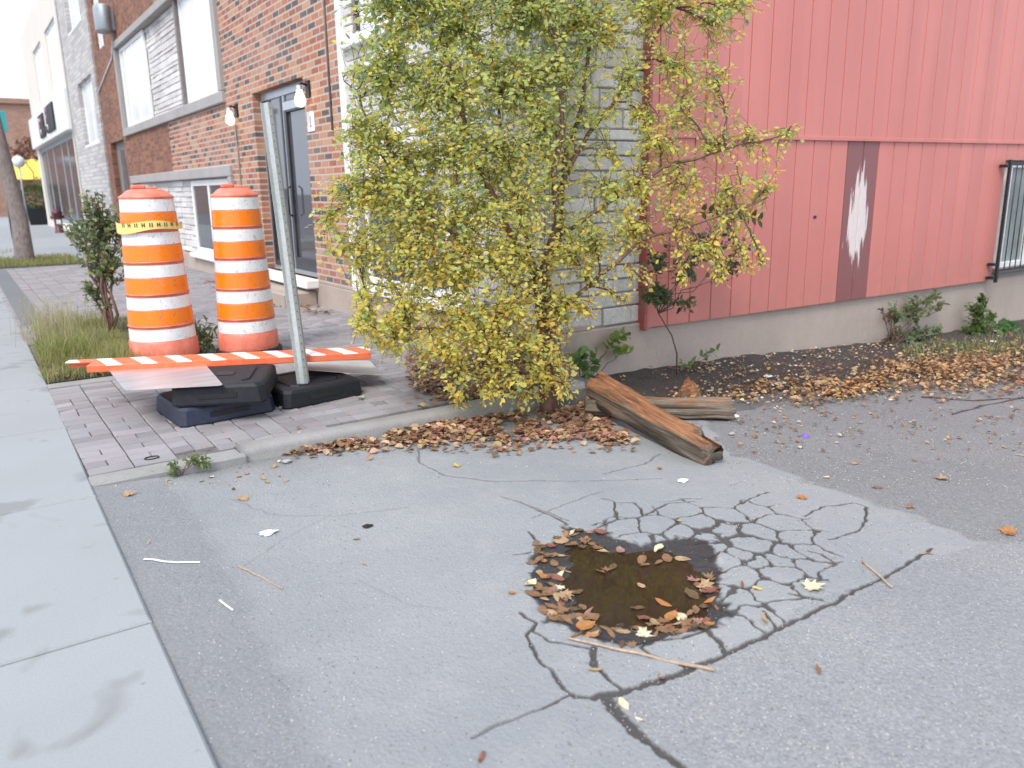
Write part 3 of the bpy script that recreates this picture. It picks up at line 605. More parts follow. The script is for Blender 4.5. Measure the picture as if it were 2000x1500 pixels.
def xwin(parent, y0, y1, z0, z1, n=2, x=XF, fm='white', gm='glass', name='window', fw=.06, inset=.06, sill=None, mull=None, fd=.05):
    m_ = MB(); m_.box(x+inset, x+inset+fd, y0, y1, z0, z0+fw, bev=.004); m_.box(x+inset, x+inset+fd, y0, y1, z1-fw, z1, bev=.004)
    m_.box(x+inset, x+inset+fd, y0, y0+fw, z0+fw, z1-fw, bev=.004); m_.box(x+inset, x+inset+fd, y1-fw, y1, z0+fw, z1-fw, bev=.004)
    for u in (mull if mull else [y0+(y1-y0)*k/n for k in range(1, n)]): m_.box(x+inset+.003, x+inset+fd-.003, u-fw*.5, u+fw*.5, z0+fw, z1-fw, bev=.004)
    f_ = m_.build('window', M[fm], parent)
    p = MB(); p.box(x+inset+.02, x+inset+.028, y0+fw*.5, y1-fw*.5, z0+fw*.5, z1-fw*.5); p.build('pane', M[gm], f_)
    if sill: s_ = MB(); s_.box(x-sill, x+inset+.02, y0-.06, y1+.06, z0-.07, z0, bev=.008); s_.build('sill', M['white'], f_)
    return f_
xwin(bb, *W_base, n=2, sill=.10, mull=[6.68, 6.05], fw=.07, x=XF+.02)
xwin(bb, *W_up, n=2, fm='dkframe', gm='skypane', fw=.05, mull=[6.9]); 
mb = MB(); mb.box(XF-.05, XF+.08, 4.95, 7.78, 2.62, 2.72, bev=.01); mb.build('window_sill', M['white'], bb)
# entrance door: two leaves of glass in grey frame
d = MB(); y0, y1, z0, z1 = DOOR; x = XF+.10
for (a, b_, c, e) in ((y0, y0+.07, z0, z1), (y1-.07, y1, z0, z1), (y0+.07, y1-.07, z1-.10, z1), (y0+.07, y1-.07, z0, z0+.05), (9.93, 10.0, z0+.05, z1-.10)): d.box(x, x+.06, a, b_, c, e, bev=.004)
door = d.build('door', M['alu'], bb)
d = MB()
for (a, b_, c, e) in ((9.04, 9.12, .35, 2.35), (9.85, 9.93, .35, 2.35), (9.12, 9.85, .35, .50), (9.12, 9.85, 2.22, 2.35)): d.box(x-.012, x+.03, a, b_, c, e, bev=.003)
d.build('door_leaf', M['dkframe'], door)
d = MB()
for (a, b_, c, e) in ((10.0, 10.05, .35, 2.42), (10.68, 10.73, .35, 2.42), (10.05, 10.68, 1.25, 1.33), (10.05, 10.68, .35, .42)): d.box(x-.010, x+.03, a, b_, c, e, bev=.003)
d.build('side_light_frame', M['dkframe'], door)
d = MB(); d.box(x+.02, x+.026, 9.04, 10.73, .36, 2.42); d.build('glass', M['glass2'], door)
d = MB(); d.box(x-.02, x+.0, 9.05, 9.92, 2.24, 2.34, bev=.004); d.build('door_closer', M['alu'], door)
d = MB(); d.tube([(x-.03, 9.83, 1.0), (x-.07, 9.83, 1.03), (x-.07, 9.83, 1.33), (x-.03, 9.83, 1.36)], .012, 8); d.build('door_handle', M['black'], door)
d = MB(); d.box(XF-.16, XF+.09, 8.92, 10.9, .20, .30, bev=.01); d.build('door_sill', M['white'], bb)
d = MB(); d.box(XF-.42, XF-.013, 8.98, 11.2, -.05, .16, bev=.015); d.build('door_step', M['found'], bb)
# framed window strip, first floor
d = MB(); d.box(XF-.06, XF+.12, 12.0, 19.95, 2.52, 2.68, bev=.012); d.box(XF-.06, XF+.12, 12.0, 19.95, 4.30, 4.44, bev=.012); d.box(XF-.058, XF+.12, 12.0, 12.16, 2.68, 4.30, bev=.01); d.box(XF-.058, XF+.12, 19.80, 19.95, 2.68, 4.30, bev=.01)
d.build('window_surround', M['frameconc'], bb)
d = MB(); d.quad((XF+.10, 19.8, 2.68), (XF+.10, 12.16, 2.68), (XF+.10, 12.16, 4.3), (XF+.10, 19.8, 4.3)); stones(d, 'X', XF+.10, 14.55, 17.15, 2.69, 4.30, rh=.09); d.build('stone_panel', M['stone'], bb, cols=True)
xwin(bb, 12.2, 14.35, 2.69, 4.29, n=2, gm='skypane', fm='white', inset=.05, fw=.05, mull=[13.55]); xwin(bb, 17.2, 19.75, 2.69, 4.29, n=3, gm='skypane', fm='white', inset=.03, fw=.08, mull=[18.3, 19.2])
d = MB(); d.box(XF+.0, XF+.08, 14.40, 14.50, 2.69, 4.29); d.build('jamb', M['sillgrey'], bb)
d = MB(); d.box(XF-.05, XF+.12, 12.0, 19.85, 1.52, 1.68, bev=.012); d.box(XF-.048, XF+.12, 12.0, 12.14, .27, 1.52, bev=.01); d.box(XF-.048, XF+.12, 19.70, 19.85, .27, 1.52, bev=.01); d.build('basement_window_surround', M['frameconc'], bb)
d = MB(); d.quad((XF+.09, 19.7, .26), (XF+.09, 12.14, .26), (XF+.09, 12.14, 1.52), (XF+.09, 19.7, 1.52)); stones(d, 'X', XF+.09, 14.75, 18.3, .27, 1.52, rh=.09, prot=.05); d.build('stone_panel', M['stone'], bb, cols=True)
xwin(bb, 12.2, 14.7, .30, 1.50, gm='glass2', inset=.03, fw=.09, mull=[13.6], sill=.10); xwin(bb, 18.35, 19.65, .30, 1.50, gm='skypane', inset=.03, fw=.09)
# far brown entrance and upper window
d = MB(); d.box(XF+.12, XF+.18, 20.3, 22.2, 0, 2.5); d.box(XF+.02, XF+.119, 20.3, 20.42, 0, 2.5); d.box(XF+.02, XF+.119, 21.1, 21.22, 0, 2.3); dd = d.build('door', M['sillgrey'], bb, label='weathered brown door in a brick recess')
d = MB(); d.box(XF+.10, XF+.118, 20.5, 21.05, .9, 2.1); d.build('pane', M['glass2'], dd)
xwin(bb, 21.3, 22.3, 4.6, 6.2, gm='skypane')
d = MB(); d.tube([(XF-.01, 20.0, 4.55), (XF-.012, 20.4, 4.2), (XF-.012, 22.8, 3.75)], .018, 6); d.build('cable', M['white'], bb)
for cy_, ca, cb2 in ((11.62, .4, 2.2), (8.2, 1.9, 4.5)): d = MB(); d.tube([(XF-.012, cy_, ca), (XF-.012, cy_, cb2)], .011, 6); d.build('conduit', M['sillgrey'], bb)
# things fixed on the facade
def wlamp(y, z, lab):
    e = empty('wall_lamp', (XF, y, z), lab, 'lamp', 'bulb lamps beside the entrance')
    m_ = MB(); m_.box(XF-.03, XF-.001, y-.05, y+.05, z-.02, z+.16, bev=.008); m_.tube([(XF-.03, y, z+.11), (XF-.09, y, z+.13), (XF-.11, y, z+.10)], .014, 8); m_.build('bracket', M['black'], e)
    m_ = MB(); m_.lathe([(.0, z+.11), (.03, z+.105), (.034, z+.06)], XF-.11, y, 16); m_.build('socket', M['alu'], e)
    m_ = MB(); m_.lathe([(.030, z+.06), (.036, z+.03), (.056, z-.03), (.060, z-.06), (.05, z-.095), (.028, z-.115), (0, z-.12)], XF-.11, y, 20); m_.build('bulb', M['bulb'], e)
wlamp(8.80, 2.30, 'lit bare bulb lamp on the brick right of the entrance door, above the number plate'); wlamp(11.5, 2.30, 'lit bare bulb lamp on the brick left of the entrance door')
m_ = MB(); m_.box(XF-.012, XF-.001, 8.70, 8.90, 1.93, 2.14, bev=.003); np_ = m_.build('number_plate', M['white'], None, label='small white house number plate on the brick beside the door', cat='sign')
m_ = MB(); m_.box(XF-.015, XF-.0125, 8.788, 8.806, 1.99, 2.09); m_.box(XF-.015, XF-.0125, 8.775, 8.82, 1.978, 1.989); m_.build('numeral', M['sillgrey'], np_)
m_ = MB(); m_.lathe([(0, 0), (.28, 0), (.30, .03), (.30, .55), (.27, .6), (0, .6)], 0, 0, 18, M=Matrix.Translation((XF-.2, 19.75, 4.62)) @ Matrix.Diagonal((.55, 1., .85, 1))); m_.box(XF-.06, XF-.001, 19.6, 19.9, 4.65, 5.05); m_.build('wall_vent', M['graypipe'], None, label='rounded grey metal box on the upper brown brick wall', cat='vent')

# white stone building
sb = empty('stone_building', (XF, 22.9, 0), 'white stone fronted building with pale windows between the brown brick and the shop', 'building')
mb = MB(); wall(mb, 'X', XF-.04, 22.9, 28.2, -.1, 9, [(23.5, 26.1, 2.64, 4.26), (23.9, 26.4, 5.6, 7.6)]); mb.quad((XF-.04, 22.9, 9), (XF-.04, 22.9, 0), (XF+.2, 22.9, 0), (XF+.2, 22.9, 9)); mb.build('wall', M['ashlar'], sb)
mb = MB(); mb.quad((XF-.04, 22.9, 9), (14, 22.9, 9), (14, 28.2, 9), (XF-.04, 28.2, 9)); mb.build('roof', M['ground'], sb)
xwin(sb, 23.5, 26.1, 2.64, 4.26, gm='skypane', sill=.05); xwin(sb, 23.9, 26.4, 5.6, 7.6, gm='skypane', sill=.05)
mb = MB(); mb.box(XF-.07, XF-.03, 28.08, 28.2, 0, 9, bev=.01); mb.build('corner_trim', M['frameconc'], sb)
# cream shop building
cbd = empty('shop_building', (XF, 28.2, 0), 'cream rendered building with dark glass shopfront under a white sign board', 'building')
mb = MB(); wall(mb, 'X', XF, 28.2, 41.5, -.1, 7.8, [(29.0, 40.6, .25, 3.2), (29.5, 32.5, 4.75, 6.6), (34.2, 37.2, 4.75, 6.6)], .2); mb.quad((XF, 41.5, -.1), (XF, 41.5, 7.8), (14, 41.5, 7.8), (14, 41.5, -.1)); mb.build('wall', M['cream'], cbd)
mb = MB(); mb.quad((XF, 28.2, 7.8), (14, 28.2, 7.8), (14, 41.5, 7.8), (XF, 41.5, 7.8)); mb.build('roof', M['ground'], cbd)
for a, b_ in ((29.5, 32.5), (34.2, 37.2)): xwin(cbd, a, b_, 4.75, 6.6, gm='skypane', fw=.08)
xwin(cbd, 29.0, 40.6, .25, 3.2, fm='graypipe', gm='shopglass', mull=[31.4, 33.2, 36.0, 38.4], fw=.14, inset=.08)
sg = MB(); sg.box(XF-.18, XF-.002, 28.25, 41.2, 3.22, 4.42, bev=.02); sgo = sg.build('sign_board', M['signwhite'], cbd)
sg = MB()
for (a, b_, c, e) in ((31.2, 33.6, 3.42, 4.30), (34.6, 36.4, 3.40, 4.22), (33.5, 34.7, 3.50, 3.70)): sg.box(XF-.24, XF-.181, a, b_, c, e, bev=.03)
sg.build('emblem', M['black'], sgo)
for (a, z_) in ((33.0, 3.9), (32.9, 4.12), (35.8, 3.75), (35.3, 3.95)): sg = MB(); sg.box(XF-.25, XF-.241, a, a+.35, z_, z_+.14); sg.build('emblem_mark', M['pink'], sgo)
for (a, z_) in ((33.15, 3.6), (35.7, 3.6), (35.9, 4.0)): sg = MB(); sg.tube([(XF-.255, a, z_), (XF-.242, a, z_)], .10, 12); sg.build('emblem_dot', M['white'], sgo)
# far brick building across the end of the street, its yellow awning
fb = empty('far_brick_building', (0, 62, 0), 'far orange brick building closing the end of the street, under the white sky', 'building')
zt = onY(20, 203, 62)[1]
mb = MB(); mb.box(-14, 9, 62, 74, -.5, zt); mb.build('wall', M['farbrick'], fb)
mb = MB(); mb.box(-14.2, 9.2, 61.8, 74.2, zt, zt+.35, bev=.05); mb.build('parapet', M['farbrick'], fb)
for k in range(3): mb = MB(); mb.box(-11+k*3.1, -9.4+k*3.1, 61.93, 61.99, zt-3.4, zt-1.6); mb.build('window', M['glass2'], fb)
xa, za = onY(22, 310, 61); xb_, zb_ = onY(85, 350, 61)
mb = MB(); mb.add([(xa, 61.9, za), (xb_+2, 61.9, za), (xb_+2, 60.6, zb_), (xa, 60.6, zb_), (xa, 61.9, zb_-.05), (xb_+2, 61.9, zb_-.05)], [(0, 1, 2, 3), (3, 2, 5, 4), (0, 3, 4), (1, 5, 2)]); mb.build('awning', M['yellow'], fb)

# red clad building on the side
rb = empty('red_building', (4.3, YS, 0), 'building clad in red painted vertical boards over a bare concrete foundation', 'building')
SB = lambda x: .222-.0085*(x-4.3); SM = lambda x: 1.640+.006*(x-4.3)
YR = YS-.04
WIN = (9.80, 11.2, .30, 1.47)
def boards(mb, x0, x1, zf0, zf1, yf, skip=(), hole=None, gw=.007, gd_=.012, pitch=.2455, off=4.285):
    k = int(math.floor((x0-off)/pitch))
    while off+k*pitch < x1:
        a, b_ = max(off+k*pitch, x0), min(off+(k+1)*pitch, x1)
        if k not in skip and b_-a > .01:
            spans = [(zf0, zf1)]
            if hole and b_ > hole[0]+.02 and a < hole[1]-.02:
                spans = [(lambda x: hole[3], zf1)]
                a2 = a
            for lo, hi in spans:
                pr = [(a, yf+.022), (a+.0035, yf+.022), (a+.0045, yf+.003), (a+.009, yf), (b_-.009, yf), (b_-.0045, yf+.003), (b_-.0035, yf+.022), (b_, yf+.022)]
                vs = [(p[0], p[1], lo(p[0])) for p in pr]+[(p[0], p[1], hi(p[0])) for p in pr]
                mb.add(vs, [(i, i+1, i+9, i+8) for i in range(7)])
        k += 1
SK = [int(math.floor((6.83-4.285)/.2455)), int(math.floor((7.08-4.285)/.2455))]
SK = [10, 11]
mb = MB(); boards(mb, 4.285, 15, SB, SM, YR, skip=SK, hole=(9.76, 11.24, 0, 1.5)); mb.quad((4.285, YR+.01, SB(4.285)), (4.285, YR+.01, SM(4.3)), (4.285, YS+.2, SM(4.3)), (4.285, YS+.2, SB(4.285))); mb.build('siding', M['red'], rb, label='red painted lower boards')
for k in SK:
    mb = MB(); x0 = 4.285+k*.2455; boards(mb, x0, x0+.2455, SB, SM, YR); mb.build('worn_board', M['peeled'], rb, label='dark brown board with white peeled paint')
mb = MB(); boards(mb, 4.285, 15, lambda x: SM(x)+.03, lambda x: 8., YR-.012, off=4.37); mb.quad((4.285, YR-.002, 1.67), (4.285, YR-.002, 8), (4.285, YS+.2, 8), (4.285, YS+.2, 1.67)); mb.build('siding', M['red'], rb, label='red painted upper boards')
mb = MB()
for f0, h, dd_, pr in ((SM, .03, .03, .0),): 
    mb.add([(4.27, YR-.02, f0(4.3)), (15, YR-.02, f0(15)), (15, YR-.02, f0(15)+.03), (4.27, YR-.02, f0(4.3)+.03), (4.27, YR+.05, f0(4.3)-.004), (15, YR+.05, f0(15)-.004), (15, YR+.02, f0(15)+.045), (4.27, YR+.02, f0(4.3)+.045)], [(0, 1, 2, 3), (0, 4, 5, 1), (3, 2, 6, 7)])
mb.build('flashing', M['red'], rb)
mb = MB(); mb.box(4.262, 4.292, YR-.025, YS+.05, .205, 8, bev=.004); mb.build('corner_board', M['redtrim'], rb)
mb = MB(); mb.box(4.35, 15, YS-.0, YS+.3, -.9, SB(9.5)+.03); mb.build('foundation', M['found'], rb)
mb = MB(); mb.quad((4.29, YS+.06, 8), (15, YS+.06, 8), (15, 14, 8), (4.29, 14, 8)); mb.quad((15, YR, -.8), (15, 14, -.8), (15, 14, 8), (15, YR, 8)); mb.build('roof', M['ground'], rb)
x0, x1, z0, z1 = WIN
m_ = MB(); yy = YR+.02
for (a, b_, c, e) in ((x0, x0+.05, z0+.06, z1-.05), (x1-.05, x1, z0+.06, z1-.05), (x0, x1, z0, z0+.06), (x0, x1, z1-.05, z1), (10.42, 10.50, z0+.06, z1-.05), (x0+.05, x0+.11, z0+.06, z1-.05)): m_.box(a, b_, yy, yy+.08, c, e, bev=.004)
rw = m_.build('window', M['white'], rb)
m_ = MB(); m_.box(x0+.03, x1-.03, yy+.03, yy+.036, z0+.03, z1-.03); m_.build('pane', M['greyglass'], rw)
m_ = MB(); m_.box(x0-.06, x1+.06, yy-.03, yy+.09, z0-.055, z0-.001, bev=.006); m_.build('sill', M['sillgrey'], rw)
m_ = MB(); m_.box(x0-.05, x1+.05, yy+.0, yy+.09, SB(9.8)+.01, z0-.056, bev=.004); m_.build('apron', M['sillgrey'], rw)
m_ = MB()
x0 -= .17; yy -= .03
for k in range(13): xk = x0+.02+k*(x1-x0-.04)/12; m_.tube([(xk, yy-.07, z0-.02), (xk, yy-.07, z1-.02)], .006, 6)
m_.box(x0-.035, x0+.005, yy-.085, yy-.055, z0-.14, z1+.03, bev=.003); m_.box(x1-.005, x1+.035, yy-.085, yy-.055, z0-.14, z1+.03, bev=.003); m_.box(x0, x1, yy-.08, yy-.06, z1-.03, z1+.01); m_.box(x0, x1, yy-.08, yy-.06, z0-.02, z0+.005)
for zz in (z0-.1, z0+.05, z1-.05): m_.box(x0-.10, x0-.03, yy-.075, yy+.0, zz, zz+.03)
m_.build('window_grille', M['black'], rw); x0 += .17
m_ = MB(); m_.box(6.305, 6.345, YR-.006, YR-.001, .985, 1.01, bev=.002); m_.build('nail_hole', M['black'], rb)

# ================================================================== LEAVES, PLANTS
OV = np.array([(0, 0, 0), (-.27, .28, .05), (.27, .28, .05), (-.26, .62, .05), (.26, .62, .05), (0, 1, -.05), (0, .28, 0), (0, .62, 0)])
OF = [(0, 6, 1), (0, 2, 6), (1, 6, 7), (1, 7, 3), (6, 2, 4), (6, 4, 7), (3, 7, 5), (7, 4, 5)]
def leafcloud(name, P, D, NR, S, COL, fold=1., wide=1.):
    """P positions, D growth directions, NR rough normals, S lengths, COL colours -> one mesh"""
    P = np.array(P); D = np.array(D); NR = np.array(NR); S = np.array(S); COL = np.array(COL)
    D = D/np.linalg.norm(D, axis=1, keepdims=True); X_ = np.cross(D, NR); X_ /= (np.linalg.norm(X_, axis=1, keepdims=True)+1e-9); Z_ = np.cross(X_, D)
    T = OV*np.array([wide, 1, fold]); V = P[:, None]+S[:, None, None]*(T[None, :, 0, None]*X_[:, None]+T[None, :, 1, None]*D[:, None]+T[None, :, 2, None]*Z_[:, None])
    n = len(P); F = (np.array(OF)[None]+8*np.arange(n)[:, None, None]).reshape(-1, 3); c = np.repeat(np.c_[COL, np.ones(n)], 8, 0)
    return npmesh(name, V.reshape(-1, 3), F, cols=c, smooth_=False)
def unit(): v = RS.randn(3); return v/np.linalg.norm(v)
trunkp = Vector((2.93, 3.90, -.07)); TD = float(np.dot([trunkp.x, trunkp.y], [Xw[2], Yw[2]])+(-1.37)*UPw[2])
def curve(a, b_, n=7, sag=0., wig=.03, up=0.):
    a = Vector(a); b_ = Vector(b_); pts = []
    for i in range(n+1):
        t = i/n; p = a.lerp(b_, t); p.z += up*4*t*(1-t)-sag*t*t
        if 0 < i < n: p += Vector(unit())*wig*(b_-a).length*.5
        pts.append(p)
    return pts
lt = empty('leafy_tree', trunkp, 'bushy young tree with small yellow green leaves growing at the building corner', 'tree')
tk = MB()
base = trunkp-Vector((0, 0, .1))
fork = atd(1052, 545, TD+.03); f2 = atd(1095, 400, TD+.0)
tk.tube([base, atd(1066, 740, TD), atd(1060, 640, TD+.02), fork], [.055, .045, .04, .037], 10)
tk.tube([base+Vector((.03, -.02, 0)), atd(1080, 700, TD-.05), atd(1078, 610, TD-.05), atd(1068, 540, TD-.02)], [.03, .027, .024, .02], 8)
stems = [[fork, atd(1090, 480, TD-.02), f2, atd(1105, 300, TD+.0), atd(1130, 235, TD+.02), atd(1150, 100, TD), atd(1180, -100, TD), atd(1200, -300, TD)],
 [fork, atd(1090, 430, TD-.1), atd(1082, 330, TD-.15), atd(1100, 250, TD-.15), atd(1090, 120, TD-.2), atd(1060, -60, TD-.2), atd(1040, -250, TD-.2)],
 [atd(1108, 340, TD), atd(1150, 260, TD+.02), atd(1200, 200, TD-.02), atd(1270, 90, TD-.05), atd(1340, -60, TD-.1)],
 [fork, atd(1000, 460, TD-.15), atd(940, 340, TD-.25), atd(890, 180, TD-.3), atd(850, 20, TD-.3), atd(820, -150, TD-.3)],
 [fork, atd(1020, 440, TD+.1), atd(980, 280, TD+.15), atd(960, 120, TD+.15), atd(950, -80, TD+.15)],
 [atd(1062, 600, TD), atd(960, 520, TD-.15), atd(850, 430, TD-.3), atd(760, 330, TD-.35), atd(700, 200, TD-.35)],
 [atd(1090, 460, TD), atd(1180, 400, TD-.1), atd(1290, 330, TD-.12), atd(1420, 290, TD-.15), atd(1540, 262, TD-.15)],
 [atd(1075, 620, TD), atd(1150, 560, TD-.1), atd(1250, 470, TD-.15), atd(1380, 430, TD-.2), atd(1500, 385, TD-.2)],
 [atd(1066, 690, TD), atd(980, 650, TD-.2), atd(870, 640, TD-.4), atd(760, 640, TD-.45), atd(700, 640, TD-.45)],
 [atd(1068, 720, TD), atd(1010, 700, TD-.25), atd(920, 720, TD-.45), atd(850, 740, TD-.5)],
 [atd(1070, 730, TD-.03), atd(1060, 715, TD-.2), atd(1080, 760, TD-.3)]]
nodes = []
for s_ in stems:
    r0 = .026 if s_ is stems[0] or s_ is stems[1] or s_ is stems[3] else .017
    P = [];
    for a, b_ in zip(s_[:-1], s_[1:]): P += curve(a, b_, 4, wig=.05)[:-1]
    P.append(s_[-1]); rr = [r0*(1-.75*i/len(P)) for i in range(len(P))]; tk.tube(P, rr, 7); nodes += P
tk.build('trunk', M['bark'], lt)
CL = [(760,-120,0,.42,.9),(940,-160,-.1,.5,1),(1130,-170,0,.5,1),(1320,-130,0,.45,.8),(850,-330,0,.5,.8),(1080,-360,0,.5,.8),(1280,-320,0,.4,.6),(1450,-60,0,.2,.7),
 (690,30,-.1,.2,.6),(790,40,-.3,.33,1),(900,50,-.2,.36,1.1),(1020,40,-.1,.36,1.1),(1120,50,0,.32,1.),(1290,30,-.1,.28,.85),(1390,50,-.1,.24,.9),(1450,20,-.1,.14,.8),
 (670,150,-.1,.16,.7),(760,160,-.3,.3,1),(870,180,-.3,.36,1.1),(980,180,-.1,.36,1.15),(1090,160,-.1,.28,1.),(1180,90,.1,.18,.5),(1330,140,-.1,.2,.8),(1400,150,-.1,.15,.8),(1330,210,-.1,.16,.7),(1230,180,0,.14,.5),
 (680,270,-.2,.22,.7),(770,300,-.3,.32,1),(880,310,-.3,.34,1.1),(990,300,-.15,.3,1.05),(1060,260,-.1,.22,.9),(1190,300,.0,.13,.5),(1290,290,-.1,.2,.9),(1390,290,-.1,.15,.75),(1470,275,-.15,.12,.7),(1540,262,-.15,.08,.7),(1270,230,-.05,.12,.7),
 (640,380,-.3,.16,.55),(710,390,-.3,.25,.85),(810,410,-.35,.32,1),(920,420,-.3,.32,1.1),(1020,400,-.2,.22,.9),(1180,370,-.1,.14,.75),(1240,360,-.1,.18,1),(1330,360,-.12,.17,1),(1420,370,-.15,.15,.95),(1500,375,-.15,.10,.9),(1160,470,-.15,.22,1.),
 (610,440,-.35,.1,.4),(700,480,-.35,.2,.7),(790,510,-.4,.27,.95),(890,520,-.4,.27,1.05),(990,510,-.3,.22,.85),(1120,500,-.2,.13,.8),(1240,450,-.15,.2,1.05),(1330,430,-.15,.16,.9),(1430,430,-.2,.12,.7),(1180,560,-.2,.13,.6),(1250,540,-.2,.11,.55),(1370,500,-.2,.1,.9),(1410,540,-.2,.08,.8),(1460,520,-.2,.05,.6),(1340,545,-.2,.05,.5),(1490,515,-.2,.03,.4),
 (720,600,-.45,.14,.8),(800,610,-.45,.22,1),(900,620,-.45,.22,1.),(990,610,-.35,.15,.7),(700,640,-.45,.09,.7),(770,665,-.5,.16,1),(860,680,-.5,.18,1.1),(960,680,-.45,.17,.9),(1040,690,-.35,.13,.8),(1150,610,-.25,.09,.45),(1220,590,-.25,.06,.4),
 (900,725,-.5,.12,.9),(980,735,-.45,.14,1),(1060,730,-.4,.14,1.1),(1110,760,-.4,.08,.9),(1010,780,-.45,.08,.8),(900,785,-.5,.05,.9),(955,770,-.5,.05,.7),(1090,600,-.2,.05,.5)]
LP, LD, LN, LS, LC = [], [], [], [], []; br = MB()
P_tw = []
def leaves_on(tw, st, tip, nl, px, low):
    dirv = (tip-st).normalized()
    for j in range(nl):
        t = (j+.5)/nl*.92+.08; seg = min(int(t*5), 4); p = tw[seg].lerp(tw[seg+1], t*5-seg)
        side = Vector(unit()); side = (side-dirv*side.dot(dirv)).normalized(); side.z *= .4; dd_ = (dirv*.55+side*1.0+Vector((0, 0, -.22))).normalized()
        LP.append(p+dd_*.008); LD.append(dd_); LN.append(Vector((0, 0, 1))*.9+Vector(unit())*1.0); LS.append(random.uniform(.019, .039)*(1.3 if RS.rand() < .14 else 1))
        u = RS.rand(); yel = .12+.34*low+(.10 if px > 1200 else 0)
        if u < yel: col = (.86+.10*RS.rand(), .68+.12*RS.rand(), .14+.08*RS.rand()) if RS.rand() < .75 else (.82, .50, .10)
        elif u < yel+.50: v_ = RS.rand(); col = (.60+.18*v_, .65+.12*v_, .17+.10*RS.rand())
        elif u < .93: v_ = RS.rand(); col = (.40+.18*v_, .54+.12*v_, .20+.12*RS.rand())
        else: col = (.26, .42, .28)
        LC.append(col)
for (px, py, do, r_, den) in CL:
    c = atd(px, py, TD+do); c.z = max(c.z, -.02+r_*.3)
    cand = sorted(nodes, key=lambda q: (q-c).length+max(0, q.z-c.z)*.3)[:6]; nd = random.choice(cand[:2])
    main = curve(nd, c, 6, wig=.08, up=.03); br.tube(main, [.008*(1-.6*i/6) for i in range(7)], 5)
    ntw = int(12+330*r_*r_*den)
    for k in range(ntw):
        v = unit(); rad = RS.rand()**.45; tip = c+Vector((v[0]*r_*1.05, v[1]*r_*1.3, v[2]*r_*.92))*rad
        tip.z = max(tip.z, -.03)
        st = random.choice(main[2:]); L = (tip-st).length
        if L > .42: st = st.lerp(tip, 1-.38/L)
        if tip.y > 4.44: tip.y = 4.44
        tw = curve(st, tip, 5, wig=.08, up=.02, sag=.02); br.tube(tw, [.0022, .002, .0018, .0015, .0012, .001], 3, cap=False)
        Lt = max((tip-st).length, .05); low = min(max((py-150)/500, 0), 1); P_tw.append(tw[3])
        leaves_on(tw, st, tip, int(min(max(Lt/.022, 4), 14)*min(1, .55+.6*den)), px, low)
ENV = [(610,-200),(620,20),(630,140),(620,300),(590,380),(590,470),(660,540),(680,640),(740,700),(850,740),(900,790),(1090,790),(1130,700),(1110,620),(1170,600),(1200,520),(1260,480),(1300,520),(1420,560),(1440,480),(1500,410),(1555,300),(1540,255),(1440,240),(1440,110),(1480,20),(1500,-200)]
HOLE = [(1125,245),(1245,235),(1240,300),(1170,400),(1115,410)]
nodes2 = nodes+[q for q in P_tw]
k = 0
while k < 5000:
    px, py = random.uniform(600, 1560), random.uniform(-200, 800)
    if not inpoly(np.array(px), np.array(py), ENV): continue
    if inpoly(np.array(px), np.array(py), HOLE) and random.random() < .75: continue
    if px > 1250 and random.random() < .70: continue
    if 1100 < px < 1250 and random.random() < .35: continue
    if px > 1120 and py > 540 and random.random() < .7: continue
    if py > 690 and random.random() < .6: continue
    if px < 690 and random.random() < .5: continue
    low = min(max((py-150)/500, 0), 1); off = random.uniform(-.55, .35)-.2*low if px < 1100 else random.uniform(-.25, .05)
    tip = atd(px, py, TD+off); tip.y = min(tip.y, 4.44); tip.z = max(tip.z, -.02)
    st = min(random.sample(nodes2, 160), key=lambda q: (q-tip).length); L = (tip-st).length
    if L > .45: st = st.lerp(tip, 1-.30/L)
    tw = curve(st, tip, 5, wig=.08, up=.02, sag=.02); br.tube(tw, [.002, .0018, .0016, .0013, .0011, .001], 3, cap=False); leaves_on(tw, st, tip, random.randint(6, 13), px, low); k += 1
br.build('branches', M['twig'], lt)
link('crown', leafcloud('crown', LP, LD, LN, LS, LC, wide=1.05), lt, M['treeleaf'])
print('TREE LEAVES', len(LP))

